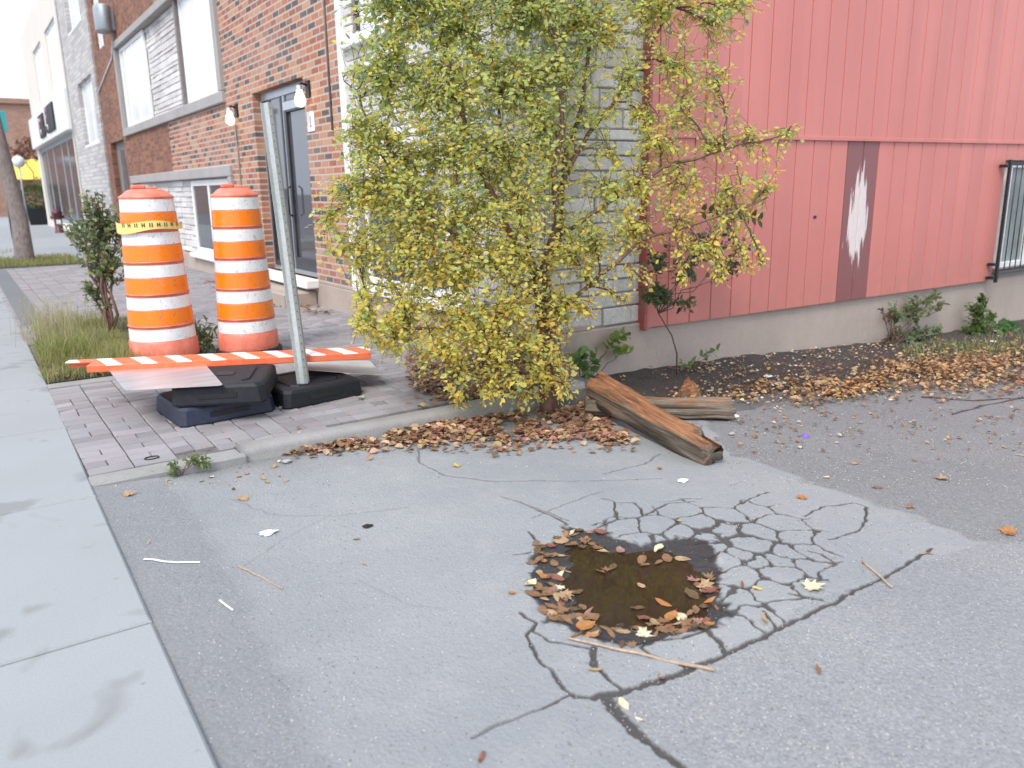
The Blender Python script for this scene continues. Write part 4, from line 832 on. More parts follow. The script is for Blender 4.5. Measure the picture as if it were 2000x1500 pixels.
def bush(name, base, clumps, col, size, label, cat='plant', stem=.006, group=None, dens=1., nleaf=7, jit=.05, mat='leaf', stemmat='twig', wide=1.0, flat=.9, reach=.3, via=None):
    """a small plant: stems from the base to each clump of leaves"""
    e = empty(name, base, label, cat, group); P, D, N2, S, CO = [], [], [], [], []; sm = MB()
    if via: sm.tube([base]+via, [stem*(1.6-.6*i/len(via)) for i in range(len(via)+1)], 7)
    for (c, r_, n) in clumps:
        c = Vector(c); mn = curve(via[-1] if via else base, c, 6, wig=.10, up=.03); sm.tube(mn, [stem*(1-.65*i/6) for i in range(7)], 6)
        for k in range(int(n*dens)):
            v = unit(); tip = c+Vector(v)*r_*RS.rand()**.5; st = random.choice(mn[3:]); L = (tip-st).length
            if L > reach: st = st.lerp(tip, 1-reach/L)
            tw = curve(st, tip, 3, wig=.06); sm.tube(tw, stem*.25, 3, cap=False); dv = (tip-st); dv = dv.normalized() if dv.length > .01 else Vector((0, 0, 1))
            for j in range(nleaf):
                t = (j+.6)/nleaf; sg_ = min(int(t*3), 2); p = tw[sg_].lerp(tw[sg_+1], t*3-sg_); s2 = Vector(unit()); s2 = (s2-dv*s2.dot(dv)).normalized()
                P.append(p); D.append(dv*.6+s2+Vector((0, 0, -.1))); N2.append(Vector((0, 0, flat))+Vector(unit())*.8); S.append(size*random.uniform(.65, 1.25)); a = col[RS.randint(len(col))]; q = random.uniform(.8, 1.2); CO.append((a[0]*q, a[1]*q, a[2]*q))
    sm.build('stem', M[stemmat], e); link('foliage', leafcloud('foliage', P, D, N2, S, CO, wide=wide), e, M[mat]); return e
DG = [(.06, .12, .06), (.09, .16, .07), (.12, .2, .08)]
# young tree in the bed behind the drums
b0 = Vector((*g(218, 655), 0)); dS = float(np.dot(b0[:2], [Xw[2], Yw[2]])+(-EYE)*UPw[2])
A = lambda px, py, o=0: atd(px, py, dS+o)
bush('sapling', b0, [(A(185, 395), .18, 20), (A(180, 435), .24, 32), (A(200, 475), .28, 44), (A(205, 520), .22, 34), (A(180, 560), .14, 16), (A(215, 430, .1), .18, 24), (A(150, 455), .16, 16), (A(205, 590), .06, 6)], [(.12, .20, .13), (.17, .26, .15), (.24, .33, .17), (.38, .40, .16)], .06,
     'slim dark leaved sapling standing in the grassy bed left of the striped drums', 'tree', .016, nleaf=8, stemmat='bark', reach=.2)
# leaning street tree
b0 = Vector((*g(50, 512), 0)); dT = float(np.dot(b0[:2], [Xw[2], Yw[2]])+(-EYE)*UPw[2]); st = empty('street_tree', b0, 'leaning bare grey tree trunk in the verge at the far left', 'tree')
m_ = MB(); m_.tube([b0-Vector((0, 0, .1)), b0+Vector((0, 0, .12)), atd(38, 430, dT), atd(15, 340, dT), atd(-8, 250, dT), atd(-40, 120, dT), atd(-80, -40, dT)], [.23, .175, .155, .14, .13, .12, .1], 14)
top = atd(-80, -40, dT); tips = []
for k in range(9):
    tp = top+Vector((random.uniform(-2.6, -.3), random.uniform(-1.2, 1.2), random.uniform(.6, 2.4))); m_.tube(curve(top, tp, 5, wig=.06), [.06, .05, .04, .03, .02, .012], 7); tips.append(tp)
m_.build('trunk', M['barkgrey'], st)
P, D, N2, S, CO = [], [], [], [], []
for tp in tips:
    for k in range(170): P.append(tp+Vector(unit())*random.uniform(.1, .75)); D.append(unit()); N2.append(unit()); S.append(random.uniform(.08, .14)); v = random.random(); CO.append((.45+.2*v, .34+.1*v, .03))
link('crown', leafcloud('crown', P, D, N2, S, CO), st, M['leaf'])
# plants along the side wall, placed where they root
def wp(px, py, Y=4.40): x, z = onY(px, py, Y); return Vector((x, Y, z))
YG = [(.22, .38, .06), (.3, .42, .07), (.18, .3, .08)]
def root(px, Y): x, z = onY(px, 740, Y); return Vector((x, Y, zsoil(x, Y)-.02))
bush('vine', root(1150, 4.38), [(wp(1200, 665), .05, 4), (wp(1225, 690), .05, 4), (wp(1215, 650), .03, 3)], YG, .075, 'light green broad leaved vine shoot against the foundation under the white stone', stem=.004, nleaf=3, wide=1.6)
bush('weed', root(1130, 4.30), [(wp(1135, 700, 4.3), .08, 7), (wp(1160, 700, 4.3), .06, 5), (wp(1145, 725, 4.3), .05, 3)], [(.12, .25, .08), (.16, .32, .09)], .075, 'dark green leafy weed beside the tree trunk, left of the timber end', stem=.005, nleaf=3, wide=1.5)
bush('seedling', root(1350, 4.3), [(wp(1350, 705, 4.3), .04, 2), (wp(1380, 690, 4.3), .03, 3), (wp(1400, 682, 4.3), .02, 2), (wp(1335, 712, 4.3), .03, 2)], [(.14, .26, .09), (.2, .3, .1)], .05, 'small pale green seedling with feathered leaves by the foundation behind the timbers', stem=.003, nleaf=4)
bush('dark_shrub', root(1322, 4.2), [(wp(1300, 570, 4.2), .13, 16), (wp(1370, 470, 4.2), .14, 18), (wp(1440, 520, 4.2), .09, 9), (wp(1270, 580, 4.2), .10, 12), (wp(1420, 455, 4.2), .10, 10), (wp(1340, 590, 4.2), .09, 8), (wp(1280, 500, 4.2), .13, 14), (wp(1340, 520, 4.2), .12, 12), (wp(1460, 480, 4.2), .06, 5)], [(.05, .10, .055), (.08, .15, .08), (.11, .18, .10)], .05, 'thin dark leaved sapling with a bent stem behind the timbers before the red boards', 'shrub', .0045, nleaf=7, via=[wp(1322, 690, 4.2), wp(1312, 655, 4.2), wp(1286, 612, 4.2)])
fr_ = MB(); sp_ = curve(wp(1340, 418, 3.55), wp(1480, 430, 3.45), 10, wig=.01, up=.03); fr_e = empty('leaf_frond', sp_[0], 'dark green compound leaf sticking out to the right in front of the red boards', 'leaf'); fr_.tube(sp_, .0025, 4); fr_.build('leaf_stalk', M['twig'], fr_e)
P, D, N2, S, CO = [], [], [], [], []
for i, p in enumerate(sp_[2:]):
    for s2 in (-1, 1): P.append(p); D.append(Vector((.45, -.3, s2*.8))); N2.append(Vector((.2, -1, .2))); S.append(.062); CO.append((.035, .085, .015))
link('leaflets', leafcloud('leaflets', P, D, N2, S, CO, wide=1.3), fr_e, M['leaf'])
bush('weed_shrub', root(1735, 4.35), [(wp(1750, 610), .12, 20), (wp(1790, 600), .14, 24), (wp(1825, 575), .08, 10), (wp(1765, 660), .15, 26), (wp(1825, 640), .10, 9), (wp(1840, 595), .06, 6), (wp(1795, 655), .12, 16)], [(.10, .18, .10), (.14, .23, .13), (.18, .25, .11)], .055, 'grey green straggly shrub against the foundation with brown dead stems', 'shrub', .007, nleaf=7)
bush('dead_weed', root(1735, 4.28), [(wp(1740, 620, 4.28), .07, 6), (wp(1725, 600, 4.28), .05, 4), (wp(1750, 650, 4.28), .08, 8), (wp(1730, 665, 4.28), .06, 7)], [(.10, .045, .04), (.14, .07, .05)], .028, 'dark brown dead weed standing left of the grey green shrub', 'plant', .005, nleaf=8, mat='litter')
bush('round_shrub', root(1905, 4.32), [(wp(1905, 640, 4.32), .17, 60), (wp(1910, 605, 4.32), .13, 36), (wp(1898, 665, 4.32), .18, 60), (wp(1920, 580, 4.32), .07, 12), (wp(1940, 615, 4.32), .08, 12)], [(.06, .14, .04), (.09, .19, .06), (.12, .24, .07)], .045, 'dense round green shrub against the foundation below the barred window', 'shrub', .008, nleaf=8)
bush('broad_weed', root(1975, 4.2), [(wp(1975, 648, 4.2), .12, 16), (wp(2010, 655, 4.2), .13, 16), (wp(1950, 640, 4.2), .08, 8)], [(.10, .24, .10), (.14, .3, .13)], .09, 'bright green broad leaved weed at the right edge beside the round shrub', stem=.005, nleaf=4, wide=1.6)
bush('weed', Vector((*g(402, 690), 0)), [(Vector((*g(400, 685), .18)), .14, 16), (Vector((*g(385, 680), .10)), .12, 10), (Vector((*g(420, 690), .10)), .10, 9)], [(.14, .22, .08), (.20, .28, .10), (.25, .28, .12)], .07, 'low green weed clump growing between the two striped drums', stem=.004, nleaf=6, wide=.5)
kp = gd(350, 925); bush('weed', Vector((kp[0], 3.97, kp[2])), [(Vector((kp[0]-.03, 3.96, .0)), .045, 8), (Vector((kp[0]+.07, 3.96, .03)), .05, 10), (Vector((kp[0]+.12, 3.96, .0)), .035, 6)], [(.10, .17, .06), (.16, .24, .08)], .028, 'small green weed growing in the crack along the low kerb end', stem=.002, nleaf=6, wide=.7)
# grass: stuff
def grassblades(name, pts, hmin, hmax, cols, lean=.35, wd=.003):
    V, F, CO = [], [], []
    for (x, y, z, hs) in pts:
        h = random.uniform(hmin, hmax)*hs; a = random.uniform(0, 6.283); dx, dy = math.cos(a), math.sin(a); ln = h*random.uniform(.05, lean); w_ = wd*random.uniform(.7, 1.4); b_ = len(V)
        px_, py_ = -dy*w_, dx*w_
        V += [(x-px_, y-py_, z), (x+px_, y+py_, z), (x+dx*ln*.35-px_*.8, y+dy*ln*.35-py_*.8, z+h*.55), (x+dx*ln*.35+px_*.8, y+dy*ln*.35+py_*.8, z+h*.55), (x+dx*ln, y+dy*ln, z+h), (x+dx*ln+px_*.1, y+dy*ln+py_*.1, z+h)]
        F += [(b_, b_+1, b_+3, b_+2), (b_+2, b_+3, b_+5, b_+4)]; c = cols[RS.randint(len(cols))]; q = random.uniform(.75, 1.25); CO += [(c[0]*q, c[1]*q, c[2]*q, 1)]*6
    return npmesh(name, V, F, cols=CO, smooth_=False)
pts = []
while len(pts) < 8500:
    x, y = random.uniform(.36, 1.62), random.uniform(6.42, 9.4)
    if inpoly(np.array(x), np.array(y), BEDP):
        hs = float(vnoise(x, y, .3, 41))*1.1+.1; hs *= 1.25 if x < 1.15 else .45
        if y < 8 or random.random() < .4: pts.append((x, y, 0, hs))
GCOL = [(.24, .29, .09), (.30, .34, .12), (.40, .38, .16), (.46, .40, .22), (.18, .25, .08)]
tag(link('bed_grass', grassblades('bed_grass', pts, .04, .20, GCOL, 1.3, .0024), None, M['leaf']), 'dry yellow green grass growing in the bed left of the drums', 'grass', kind='stuff')
pts = [(random.uniform(-.9, 1.9), random.uniform(17.6, 19.8), 0, 1) for _ in range(5200)]+[(random.gauss(-.2, .5), random.gauss(22.5, .5), 0, 1) for _ in range(1200)]
tag(link('verge_grass', grassblades('verge_grass', pts, .03, .14, GCOL, .6, .006), None, M['leaf']), 'green grass around the foot of the leaning street tree', 'grass', kind='stuff')
pts = [(random.gauss(.62, .14), random.gauss(8.6, .45), 0, random.uniform(.6, 1.2)) for _ in range(420)]
tag(link('dry_grass', grassblades('dry_grass', pts, .2, .48, [(.5, .44, .28), (.42, .40, .2), (.55, .5, .35)], .5, .0016), None, M['leaf']), 'tall pale dry grass stalks at the back of the bed by the sidewalk', 'grass', kind='stuff')
sheet_obj('verge', -.95, 2.0, 17.5, 19.9, .012, M['soil'])
pts = []
for _ in range(1500):
    px = random.uniform(1760, 2100); py = random.gauss(683, 13); x, y, z = gd(px, py)
    if y < 4.4 and vnoise(x, y, .2, 44) > .4: pts.append((x, y, zsoil(x, y), 1))
tag(link('wall_grass', grassblades('wall_grass', pts, .02, .10, [(.16, .24, .09), (.26, .31, .13), (.13, .2, .09), (.36, .33, .18)], 1.3, .004), None, M['leaf']), 'short green grass at the foot of the wall on the right', 'grass', kind='stuff')

# ---------------- fallen leaves
DL = [(.26, .12, .07), (.33, .17, .10), (.20, .09, .06), (.40, .24, .15), (.14, .07, .055), (.48, .32, .21), (.24, .075, .065), (.40, .28, .13), (.11, .06, .05), (.30, .16, .13)]
def litter(name, pts, smin, smax, cols, label):
    P, D, N2, S, CO = [], [], [], [], []
    for (x, y, z) in pts:
        a = random.uniform(0, 6.283); P.append((x, y, z+.004+random.random()*.012)); D.append((math.cos(a), math.sin(a), random.uniform(-.05, .5))); N2.append(Vector((0, 0, 1))+Vector(unit())*.55); S.append(random.uniform(smin, smax))
        c = cols[RS.randint(len(cols))]; q = random.uniform(.75, 1.3); CO.append((min(c[0]*q, .9), min(c[1]*q, .9), min(c[2]*q, .9)))
    return tag(link(name, leafcloud(name, P, D, N2, S, CO, fold=2.2, wide=1.25), None, M['litter']), label, 'leaves', kind='stuff')
pts = []
poly1 = [(520, 890), (600, 868), (700, 842), (800, 818), (880, 795), (1000, 760), (1150, 780), (1200, 830), (1225, 870), (1160, 862), (1060, 852), (960, 850), (870, 860), (800, 868), (720, 872), (640, 884), (580, 893)]
PP = [(p[0], p[1]) for p in poly1]
while len(pts) < 2600:
    px, py = random.uniform(520, 1230), random.uniform(760, 895)
    if inpoly(np.array(px), np.array(py), PP) and random.random() < float(smooth(.15, .75, vnoise(px, py, 22, 51)))*(.35+.65*(1-float(smooth(835., 890., py))) if py > 835 else 1):
        x, y, z = gd(px, py); pts.append((x, y, zground(x, y)+max(0, (random.random()-.4))*.03*float(smooth(3.3, 4.0, y)))) if y < 4.0 or x > 2.9 else None
for _ in range(420):
    px = random.uniform(560, 1240); py = 868-.035*(px-600)+abs(random.gauss(0, 14)); x, y, z = gd(px, py)
    if y < 4.0: pts.append((x, y, zground(x, y)))
litter('leaf_litter', pts, .025, .06, DL+[(.34, .12, .12), (.45, .26, .2), (.28, .09, .08), (.5, .33, .24)], 'heap of brown fallen leaves along the kerb under the leafy tree')
pts = []
for _ in range(3200):
    px = random.uniform(800, 1160); py = random.uniform(690, 805); x, y = g(px, py)
    if x < 3.36 and y > 4.16 and (x > 2.35 or random.random() < .05): pts.append((x, y, .002+random.random()*.03*float(smooth(2.5, 3.1, x))))
litter('leaf_litter', pts, .03, .06, DL, 'deep reddish brown leaves piled on the pavers behind the leafy tree at the corner')
pts = []
while len(pts) < 3600:
    px, py = random.uniform(1420, 2150), random.uniform(640, 860); d_ = (py-(800-.12*(px-1430)))
    yy = 790-.11*(px-1430)+8*math.sin(px*.02); wdt = 14+.035*(px-1430)
    dens_ = math.exp(-((py-yy+wdt*.5)/wdt)**2)*min(1, .25+(px-1420)/300)
    if random.random() < dens_*(.30+.70*float(smooth(.2, .75, vnoise(px, py*2.2, 38, 52)))):
        x, y, z = gd(px, py); pts.append((x, y, zsoil(x, y)+.002+random.random()*.015)) if y < 4.45 else None
litter('leaf_litter', pts, .022, .055, DL+[(.5, .26, .10), (.46, .22, .09), (.55, .38, .20), (.50, .30, .08)], 'long drift of orange brown leaves on the soil at the right')
pts = []
for _ in range(3600):
    px, py = random.uniform(1180, 2020), random.uniform(670, 930); x, y, z = gd(px, py)
    if random.random() < (py-760)/130: continue
    if x > 3.3 and y < 4.45 and vnoise(px, py, 40, 53) > .35: pts.append((x, y, zsoil(x, y) if y > float(soil_front(x)) else zground(x, y)))
litter('leaf_litter', pts, .010, .036, DL+[(.45, .42, .38), (.5, .45, .3), (.12, .08, .06)], 'thin scatter of brown leaves on the dark soil behind the timbers')
pts = [(random.gauss(3.1, .12), random.uniform(8.2, 12.5), .002) for _ in range(260)]+[(random.uniform(.4, 1.5), random.uniform(6.45, 7.4), .01) for _ in range(260)]
litter('leaf_litter', pts, .03, .06, DL, 'brown leaves blown against the building step and in the grassy bed')
pts = []
for _ in range(2200):
    px, py = random.uniform(1300, 1880), random.uniform(680, 800); x, y, z = gd(px, py)
    if x > 3.3 and float(soil_front(x)) < y < 4.47 and vnoise(px, py*2, 30, 57) > .3: pts.append((x, y, zsoil(x, y)+.003))
litter('soil_debris', pts, .008, .034, [(.55, .46, .36), (.66, .62, .57), (.45, .24, .14), (.34, .17, .11), (.5, .34, .2), (.25, .12, .08), (.6, .5, .25)], 'pale shreds and brown leaf scraps strewn over the dark soil at the wall foot')
# grit: small stones on the rough asphalt
V, F, CO = [], [], []
def pebble(x, y, z, s_, c):
    b_ = len(V); q = [random.uniform(.6, 1.2) for _ in range(6)]
    V.extend([(x+s_*q[0], y, z+s_*.3), (x, y+s_*q[1], z+s_*.3), (x-s_*q[2], y, z+s_*.3), (x, y-s_*q[3], z+s_*.3), (x, y, z+s_*q[4]), (x, y, z-s_*.4)])
    for t_ in ((0, 1, 4), (1, 2, 4), (2, 3, 4), (3, 0, 4), (1, 0, 5), (2, 1, 5), (3, 2, 5), (0, 3, 5)): F.append([b_+i for i in t_])
    CO.extend([(*c, 1)]*6)
for _ in range(7500):
    r_ = random.random()
    if r_ < .5: px, py = random.uniform(1420, 2020), random.uniform(700, 1120)
    elif r_ < .65: px, py = random.uniform(1100, 2000), random.uniform(1050, 1500)
    elif r_ < .85: px, py = random.uniform(180, 700), random.uniform(940, 1500)
    else: px, py = random.uniform(300, 1700), random.uniform(880, 1500)
    x, y, z = gd(px, py)
    if x < .36 or y > 4.42: continue
    zz = zsoil(x, y) if y > float(soil_front(x)) else zground(x, y)
    if wet[min(np.searchsorted(xs, x), n1-1), min(np.searchsorted(ys, y), n2-1)] > .5 and 0: continue
    v = random.choice((.12, .2, .35, .5, .62)); pebble(x, y, zz, random.uniform(.0012, .0036)*(1.5 if py < 950 else 1), (v, v*.96, v*.92))
tag(link('grit', npmesh('grit', V, F, cols=CO, smooth_=False), None, M['litter']), 'fine grit and small pale stones scattered over the asphalt', 'grit', kind='stuff')

# individual fallen leaves: three outlines, several colours; every leaf an object
def leafmesh(shape, col, seed):
    rs = np.random.RandomState(seed); L = 1.
    if shape == 'oval': out = [(0, 0), (.2, .12), (.32, .35), (.30, .6), (.16, .85), (0, 1), (-.15, .86), (-.31, .6), (-.33, .33), (-.2, .1)]
    elif shape == 'maple': out = [(0, 0), (.12, .12), (.45, .02), (.36, .22), (.62, .38), (.36, .44), (.42, .72), (.2, .62), (0, 1), (-.18, .62), (-.42, .74), (-.34, .46), (-.62, .42), (-.38, .22), (-.44, .04), (-.1, .12)]
    else: out = [(0, 0), (.12, .2), (.15, .5), (.1, .8), (0, 1), (-.1, .8), (-.17, .5), (-.12, .2)]
    cv = rs.uniform(.15, .6); tw_ = rs.uniform(-.4, .4); V, F = [], []
    def lift(x, y, r_): return cv*(x*x*1.3+(y-.5)**2*.8)+tw_*x*(y-.5)+.02
    V.append((0, 0.42, lift(0, .5, 0)))
    ring = [(x*.5, .42+(y-.42)*.5) for x, y in out]
    for x, y in ring: V.append((x, y, lift(x, y, 0)+.02*rs.randn()))
    for x, y in out: V.append((x*(1+.08*rs.randn()), y, lift(x, y, 0)+.05*rs.randn()))
    n = len(out)
    for i in range(n): j = (i+1) % n; F.append((0, 1+i, 1+j)); F.append((1+i, 1+n+i, 1+n+j, 1+j))
    b_ = len(V); V += [(-.012, 0, .01), (.012, 0, .01), (.03, -.28, .05), (.045, -.28, .05)]; F.append((b_, b_+1, b_+3, b_+2))
    me = bpy.data.meshes.new('leaf'); me.from_pydata([(x, y-.45, z) for x, y, z in V], [], F); me.polygons.foreach_set('use_smooth', [True]*len(F))
    at = me.attributes.new('tint', 'FLOAT_COLOR', 'POINT'); cc = []
    for v in V: q = 1+.18*rs.randn(); cc.append((max(0, min(1, col[0]*q)), max(0, min(1, col[1]*q)), max(0, min(1, col[2]*q)), 1))
    at.data.foreach_set('color', np.array(cc, 'f').ravel()); me.materials.append(M['litter']); return me
LCOL = dict(brown=(.21, .10, .065), tan=(.40, .26, .16), orange=(.40, .15, .05), yellow=(.55, .42, .15), cream=(.66, .60, .42), red=(.22, .06, .06), dark=(.085, .045, .035), pink=(.32, .15, .15))
LM = {}
def leafobj(px, py, size, colour, shape, label, group=None, flat=False, zoff=.003, pos=None, name='fallen_leaf'):
    k = (colour, shape, RS.randint(3))
    if k not in LM: LM[k] = leafmesh(shape, LCOL[colour], len(LM)*7+3)
    o = bpy.data.objects.new(name, LM[k]); C.objects.link(o)
    if pos is None:
        x, y, z = gd(px, py); z = zsoil(x, y) if y > float(soil_front(x)) and x > 3.2 else zground(x, y)
        cu_ = 0 <= x and inpoly(np.array(x), np.array(y), PUD)
        if cu_: z = max(z, WZ)
        z += zoff
    else: x, y, z = pos
    o.location = (x, y, z); s_ = size; o.scale = (s_*random.uniform(.7, 1.1), s_, s_*(.4 if flat else .9)); o.rotation_euler = (random.uniform(-.15, .15), random.uniform(-.15, .15), random.uniform(0, 6.28))
    return tag(o, label, 'leaf', group)
solo = [(1212,1068,.05,'pink','oval','red rounded leaf lying in the puddle near its far edge'),(1287,1065,.06,'cream','oval','large cream leaf at the far side of the puddle'),(1253,945+190,.04,'tan','oval','tan leaf floating alone in the middle of the brown water'),
 (1143,1222,.07,'orange','oval','bright orange brown leaf at the near edge of the puddle'),(1152,1242,.06,'orange','thin','curled orange leaf just below the bright one by the puddle'),(1094,1116,.075,'cream','thin','pale pointed leaf on the left side of the brown water'),
 (1036,1140,.06,'cream','oval','cream leaf on the left rim of the puddle'),(1325,1019,.045,'yellow','thin','pale yellow leaf on the cracked slabs beyond the puddle'),(1000,1160,.03,'orange','oval','small orange leaf on dry asphalt left of the puddle'),
 (1566,973,.06,'orange','maple','broken orange leaf on the asphalt beyond the cracks'),(1590,1150,.085,'cream','maple','torn cream maple leaf on the cracked slabs right of the puddle'),(1813,1080,.05,'tan','thin','tan leaf on the right edge of the cracked patch'),
 (1838,937,.08,'tan','maple','tan maple leaf on the dark asphalt at the right'),(1967,1038,.075,'orange','maple','orange brown maple leaf near the right edge of the picture'),(1493,1210,.07,'tan','thin','tan leaf beside the patch edge right of the puddle'),
 (1598,1308,.05,'brown','thin','small brown curled leaf on the plain asphalt lower right'),(893,912,.05,'yellow','maple','yellow and white crumpled leaf cluster on the asphalt near the kerb'),(253,967,.07,'tan','maple','tan crumpled leaf near the sidewalk corner'),
 (475,976,.065,'tan','oval','orange tan leaf on the asphalt left of centre'),(456,944+13,.03,'dark','oval','small dark red leaf above the orange tan one'),(290,1062,.035,'tan','thin','small tan leaf beside the sidewalk'),(697,1055,.03,'brown','oval','small brown leaf near the dark crumpled scrap'),
 (710,1102,.03,'tan','thin','tiny tan leaf on bare asphalt left of the puddle'),(1292,1322,.035,'brown','oval','brown curled leaf below the long twig'),(1218,1378,.045,'cream','oval','cream leaf on the wide crack fork'),(1163,1310,.05,'tan','thin','tan leaf beside the wet crack under the puddle'),
 (1250,1408,.03,'cream','thin','small pale chip of leaf beside the wide crack'),(1390,1146,.055,'red','maple','dark red leaf cluster on the right rim of the puddle'),(1378,1145,.05,'tan','oval','tan leaf touching the red cluster at the puddle rim'),(1478,1151,.035,'yellow','oval','green yellow leaf on a crack right of the puddle'),
 (1450,1145,.05,'red','thin','dark red leaf beside the green yellow one'),(1068,858,.055,'yellow','oval','yellow leaf at the foot of the leaf heap'),(1160,850,.05,'yellow','oval','pale yellow leaf left of the long timber'),(664,862,.05,'yellow','oval','yellow leaf on the narrow end of the leaf heap by the kerb'),
 (832,850,.055,'yellow','oval','bright yellow leaf in the middle of the kerb leaf heap'),(1185,870,.06,'pink','maple','red leaf cluster on the asphalt in front of the timbers'),(1207,862,.055,'tan','oval','tan leaf beside the red cluster in front of the timbers'),(1288,915,.045,'orange','oval','small orange leaf in front of the long timber'),
 (1613,933,.045,'cream','oval','cream leaf edge on on the gravelly asphalt'),(1775,993,.03,'orange','oval','tiny orange leaf on the gravelly asphalt'),(1715,955,.06,'red','thin','thin dark red leaf on the gravelly asphalt'),(1780,992,.05,'brown','thin','brown leaf beside the tiny orange one'),
 (1670,905,.06,'tan','oval','tan leaf on dark asphalt behind the cracked patch'),(103*1,880,.0001,'tan','oval',''),(930,810,.08,'pink','maple','large pinkish maple leaf on top of the kerb heap'),(952,812,.075,'tan','maple','large tan maple leaf on top of the kerb heap'),(545,843+60,.03,'cream','oval','small cream leaf in the gutter at the kerb end'),
 (235,935,.04,'cream','maple','cream leaf lying at the start of the low kerb'),(413,934,.04,'cream','oval','cream leaf in the gutter below the kerb weed'),(940,1482,.05,'red','thin','red brown leaf at the bottom edge of the picture'),(1540,1098-400,.0001,'tan','oval','')]
for s_ in solo:
    if s_[2] > .001: leafobj(*s_)
RIM = [((u, v)) for u, v in [(520,340),(560,350),(600,370),(640,345),(680,350),(500,385),(540,395),(450,410),(480,440),(430,450),(400,410),(380,430),(410,480),(450,490),(600,395),(400,560),(430,590),(470,600),(420,640),(460,650),(500,660),(390,620),(520,520),(490,510),(560,700),(600,690),(480,720),(530,740),(450,760),(500,760),(570,740),(620,720),(900,740),(940,760),(980,750),(1020,780),(1060,770),(1100,790),(1140,770),(1180,790),(1220,780),(1150,700),(1190,690),(1220,660),(1120,720),(1080,740),(760,800),(800,810),(860,800),(700,800),(650,850),(560,850),(740,500),(690,520),(720,510),(960,470),(900,480),(1000,460),(880,460),(1140,560),(1170,580),(1210,590),(1230,560),(1200,620),(700,420),(660,410),(1130,630),(860,690),(1000,670),(540,620),(580,620),(1020,740),(980,790),(900,830),(1240,700),(1080,460),(960,830),(440,700),(640,770),(840,900),(780,890),(370,400),(395,440),(345,590),(370,610),(355,650),(420,560),(445,620),(460,560),(400,670),(440,640),(480,680),(520,640),(380,470),(420,450),(470,370),(510,360),(550,390),(585,330),(620,360),(640,390),(540,350),(410,730),(440,740),(470,750),(520,770),(590,760),(640,740),(660,830),(730,830),(1000,800),(1040,800),(1080,820),(950,780),(1100,760),(1160,760),(1200,750),(1180,560),(1200,550),(1220,610),(380,540),(350,500)]]
cyc = ['brown', 'tan', 'brown', 'dark', 'red', 'brown', 'brown', 'cream', 'dark', 'tan', 'brown', 'dark', 'brown', 'orange', 'brown', 'pink']
for i, (u, v) in enumerate(RIM):
    colr = cyc[(i*5+i//7) % len(cyc)]; wd_ = dict(brown='brown', tan='tan', dark='dark brown', red='dark red', orange='orange', cream='cream', pink='reddish pink', yellow='yellow')[colr]
    side = 'far rim' if v < 430 else ('left rim' if u < 620 else ('near rim' if v > 730 else ('right rim' if u > 1100 else 'open water')))
    leafobj(900+u/2.5+random.uniform(-4, 4), 900+v/2.5+random.uniform(-3, 3), random.uniform(.035, .07), colr, random.choice(['oval', 'oval', 'oval', 'maple', 'thin']), '%s fallen leaf lying among others at the %s of the puddle' % (wd_, side), 'leaves in and around the puddle', flat=random.random() < .75)
for k in range(70):
    z_ = random.random()
    if z_ < .4: px, py = random.uniform(560, 1250), random.uniform(840, 885); lb = 'small brown leaf strayed from the kerb leaf heap onto the asphalt'; gp = 'stray leaves by the kerb heap'
    elif z_ < .75: px, py = random.uniform(1450, 1990), random.uniform(800, 900); lb = 'small brown leaf lying on the dark gravelly asphalt at the right'; gp = 'stray leaves on the gravelly asphalt'
    else: px, py = random.uniform(250, 560), random.uniform(900, 945); lb = 'small tan leaf scrap in the gutter by the low kerb'; gp = 'leaf scraps in the low gutter'
    x, y, z = gd(px, py)
    if y < 3.95: leafobj(px, py, random.uniform(.022, .045), random.choice(['brown', 'tan', 'orange', 'brown', 'red']) if z_ < .75 else 'tan', random.choice(['oval', 'thin']), lb if z_ >= .75 else lb.replace('small brown', 'small dry'), gp)
for (px, py, s_, c_, l_) in [(655,722,.05,'cream','cream leaf on the pavers in front of the rubber base corner'),(583,850,.045,'cream','pale leaf on the pavers near the kerb'),(583,838,.035,'red','dark red scrap of leaf on the pavers behind the kerb'),(705,780,.055,'cream','cream leaf at the right corner of the post base'),(548,800,.04,'tan','tan leaf wedged between the two rubber base piles'),(300,925,.03,'tan','tan leaf on the concrete kerb start'),(400,877,.05,'tan','tan leaf lying on the pavers near the kerb joint')]:
    x, y = g(px, py); leafobj(0, 0, s_, c_, 'oval', l_, pos=(x, y, .012))

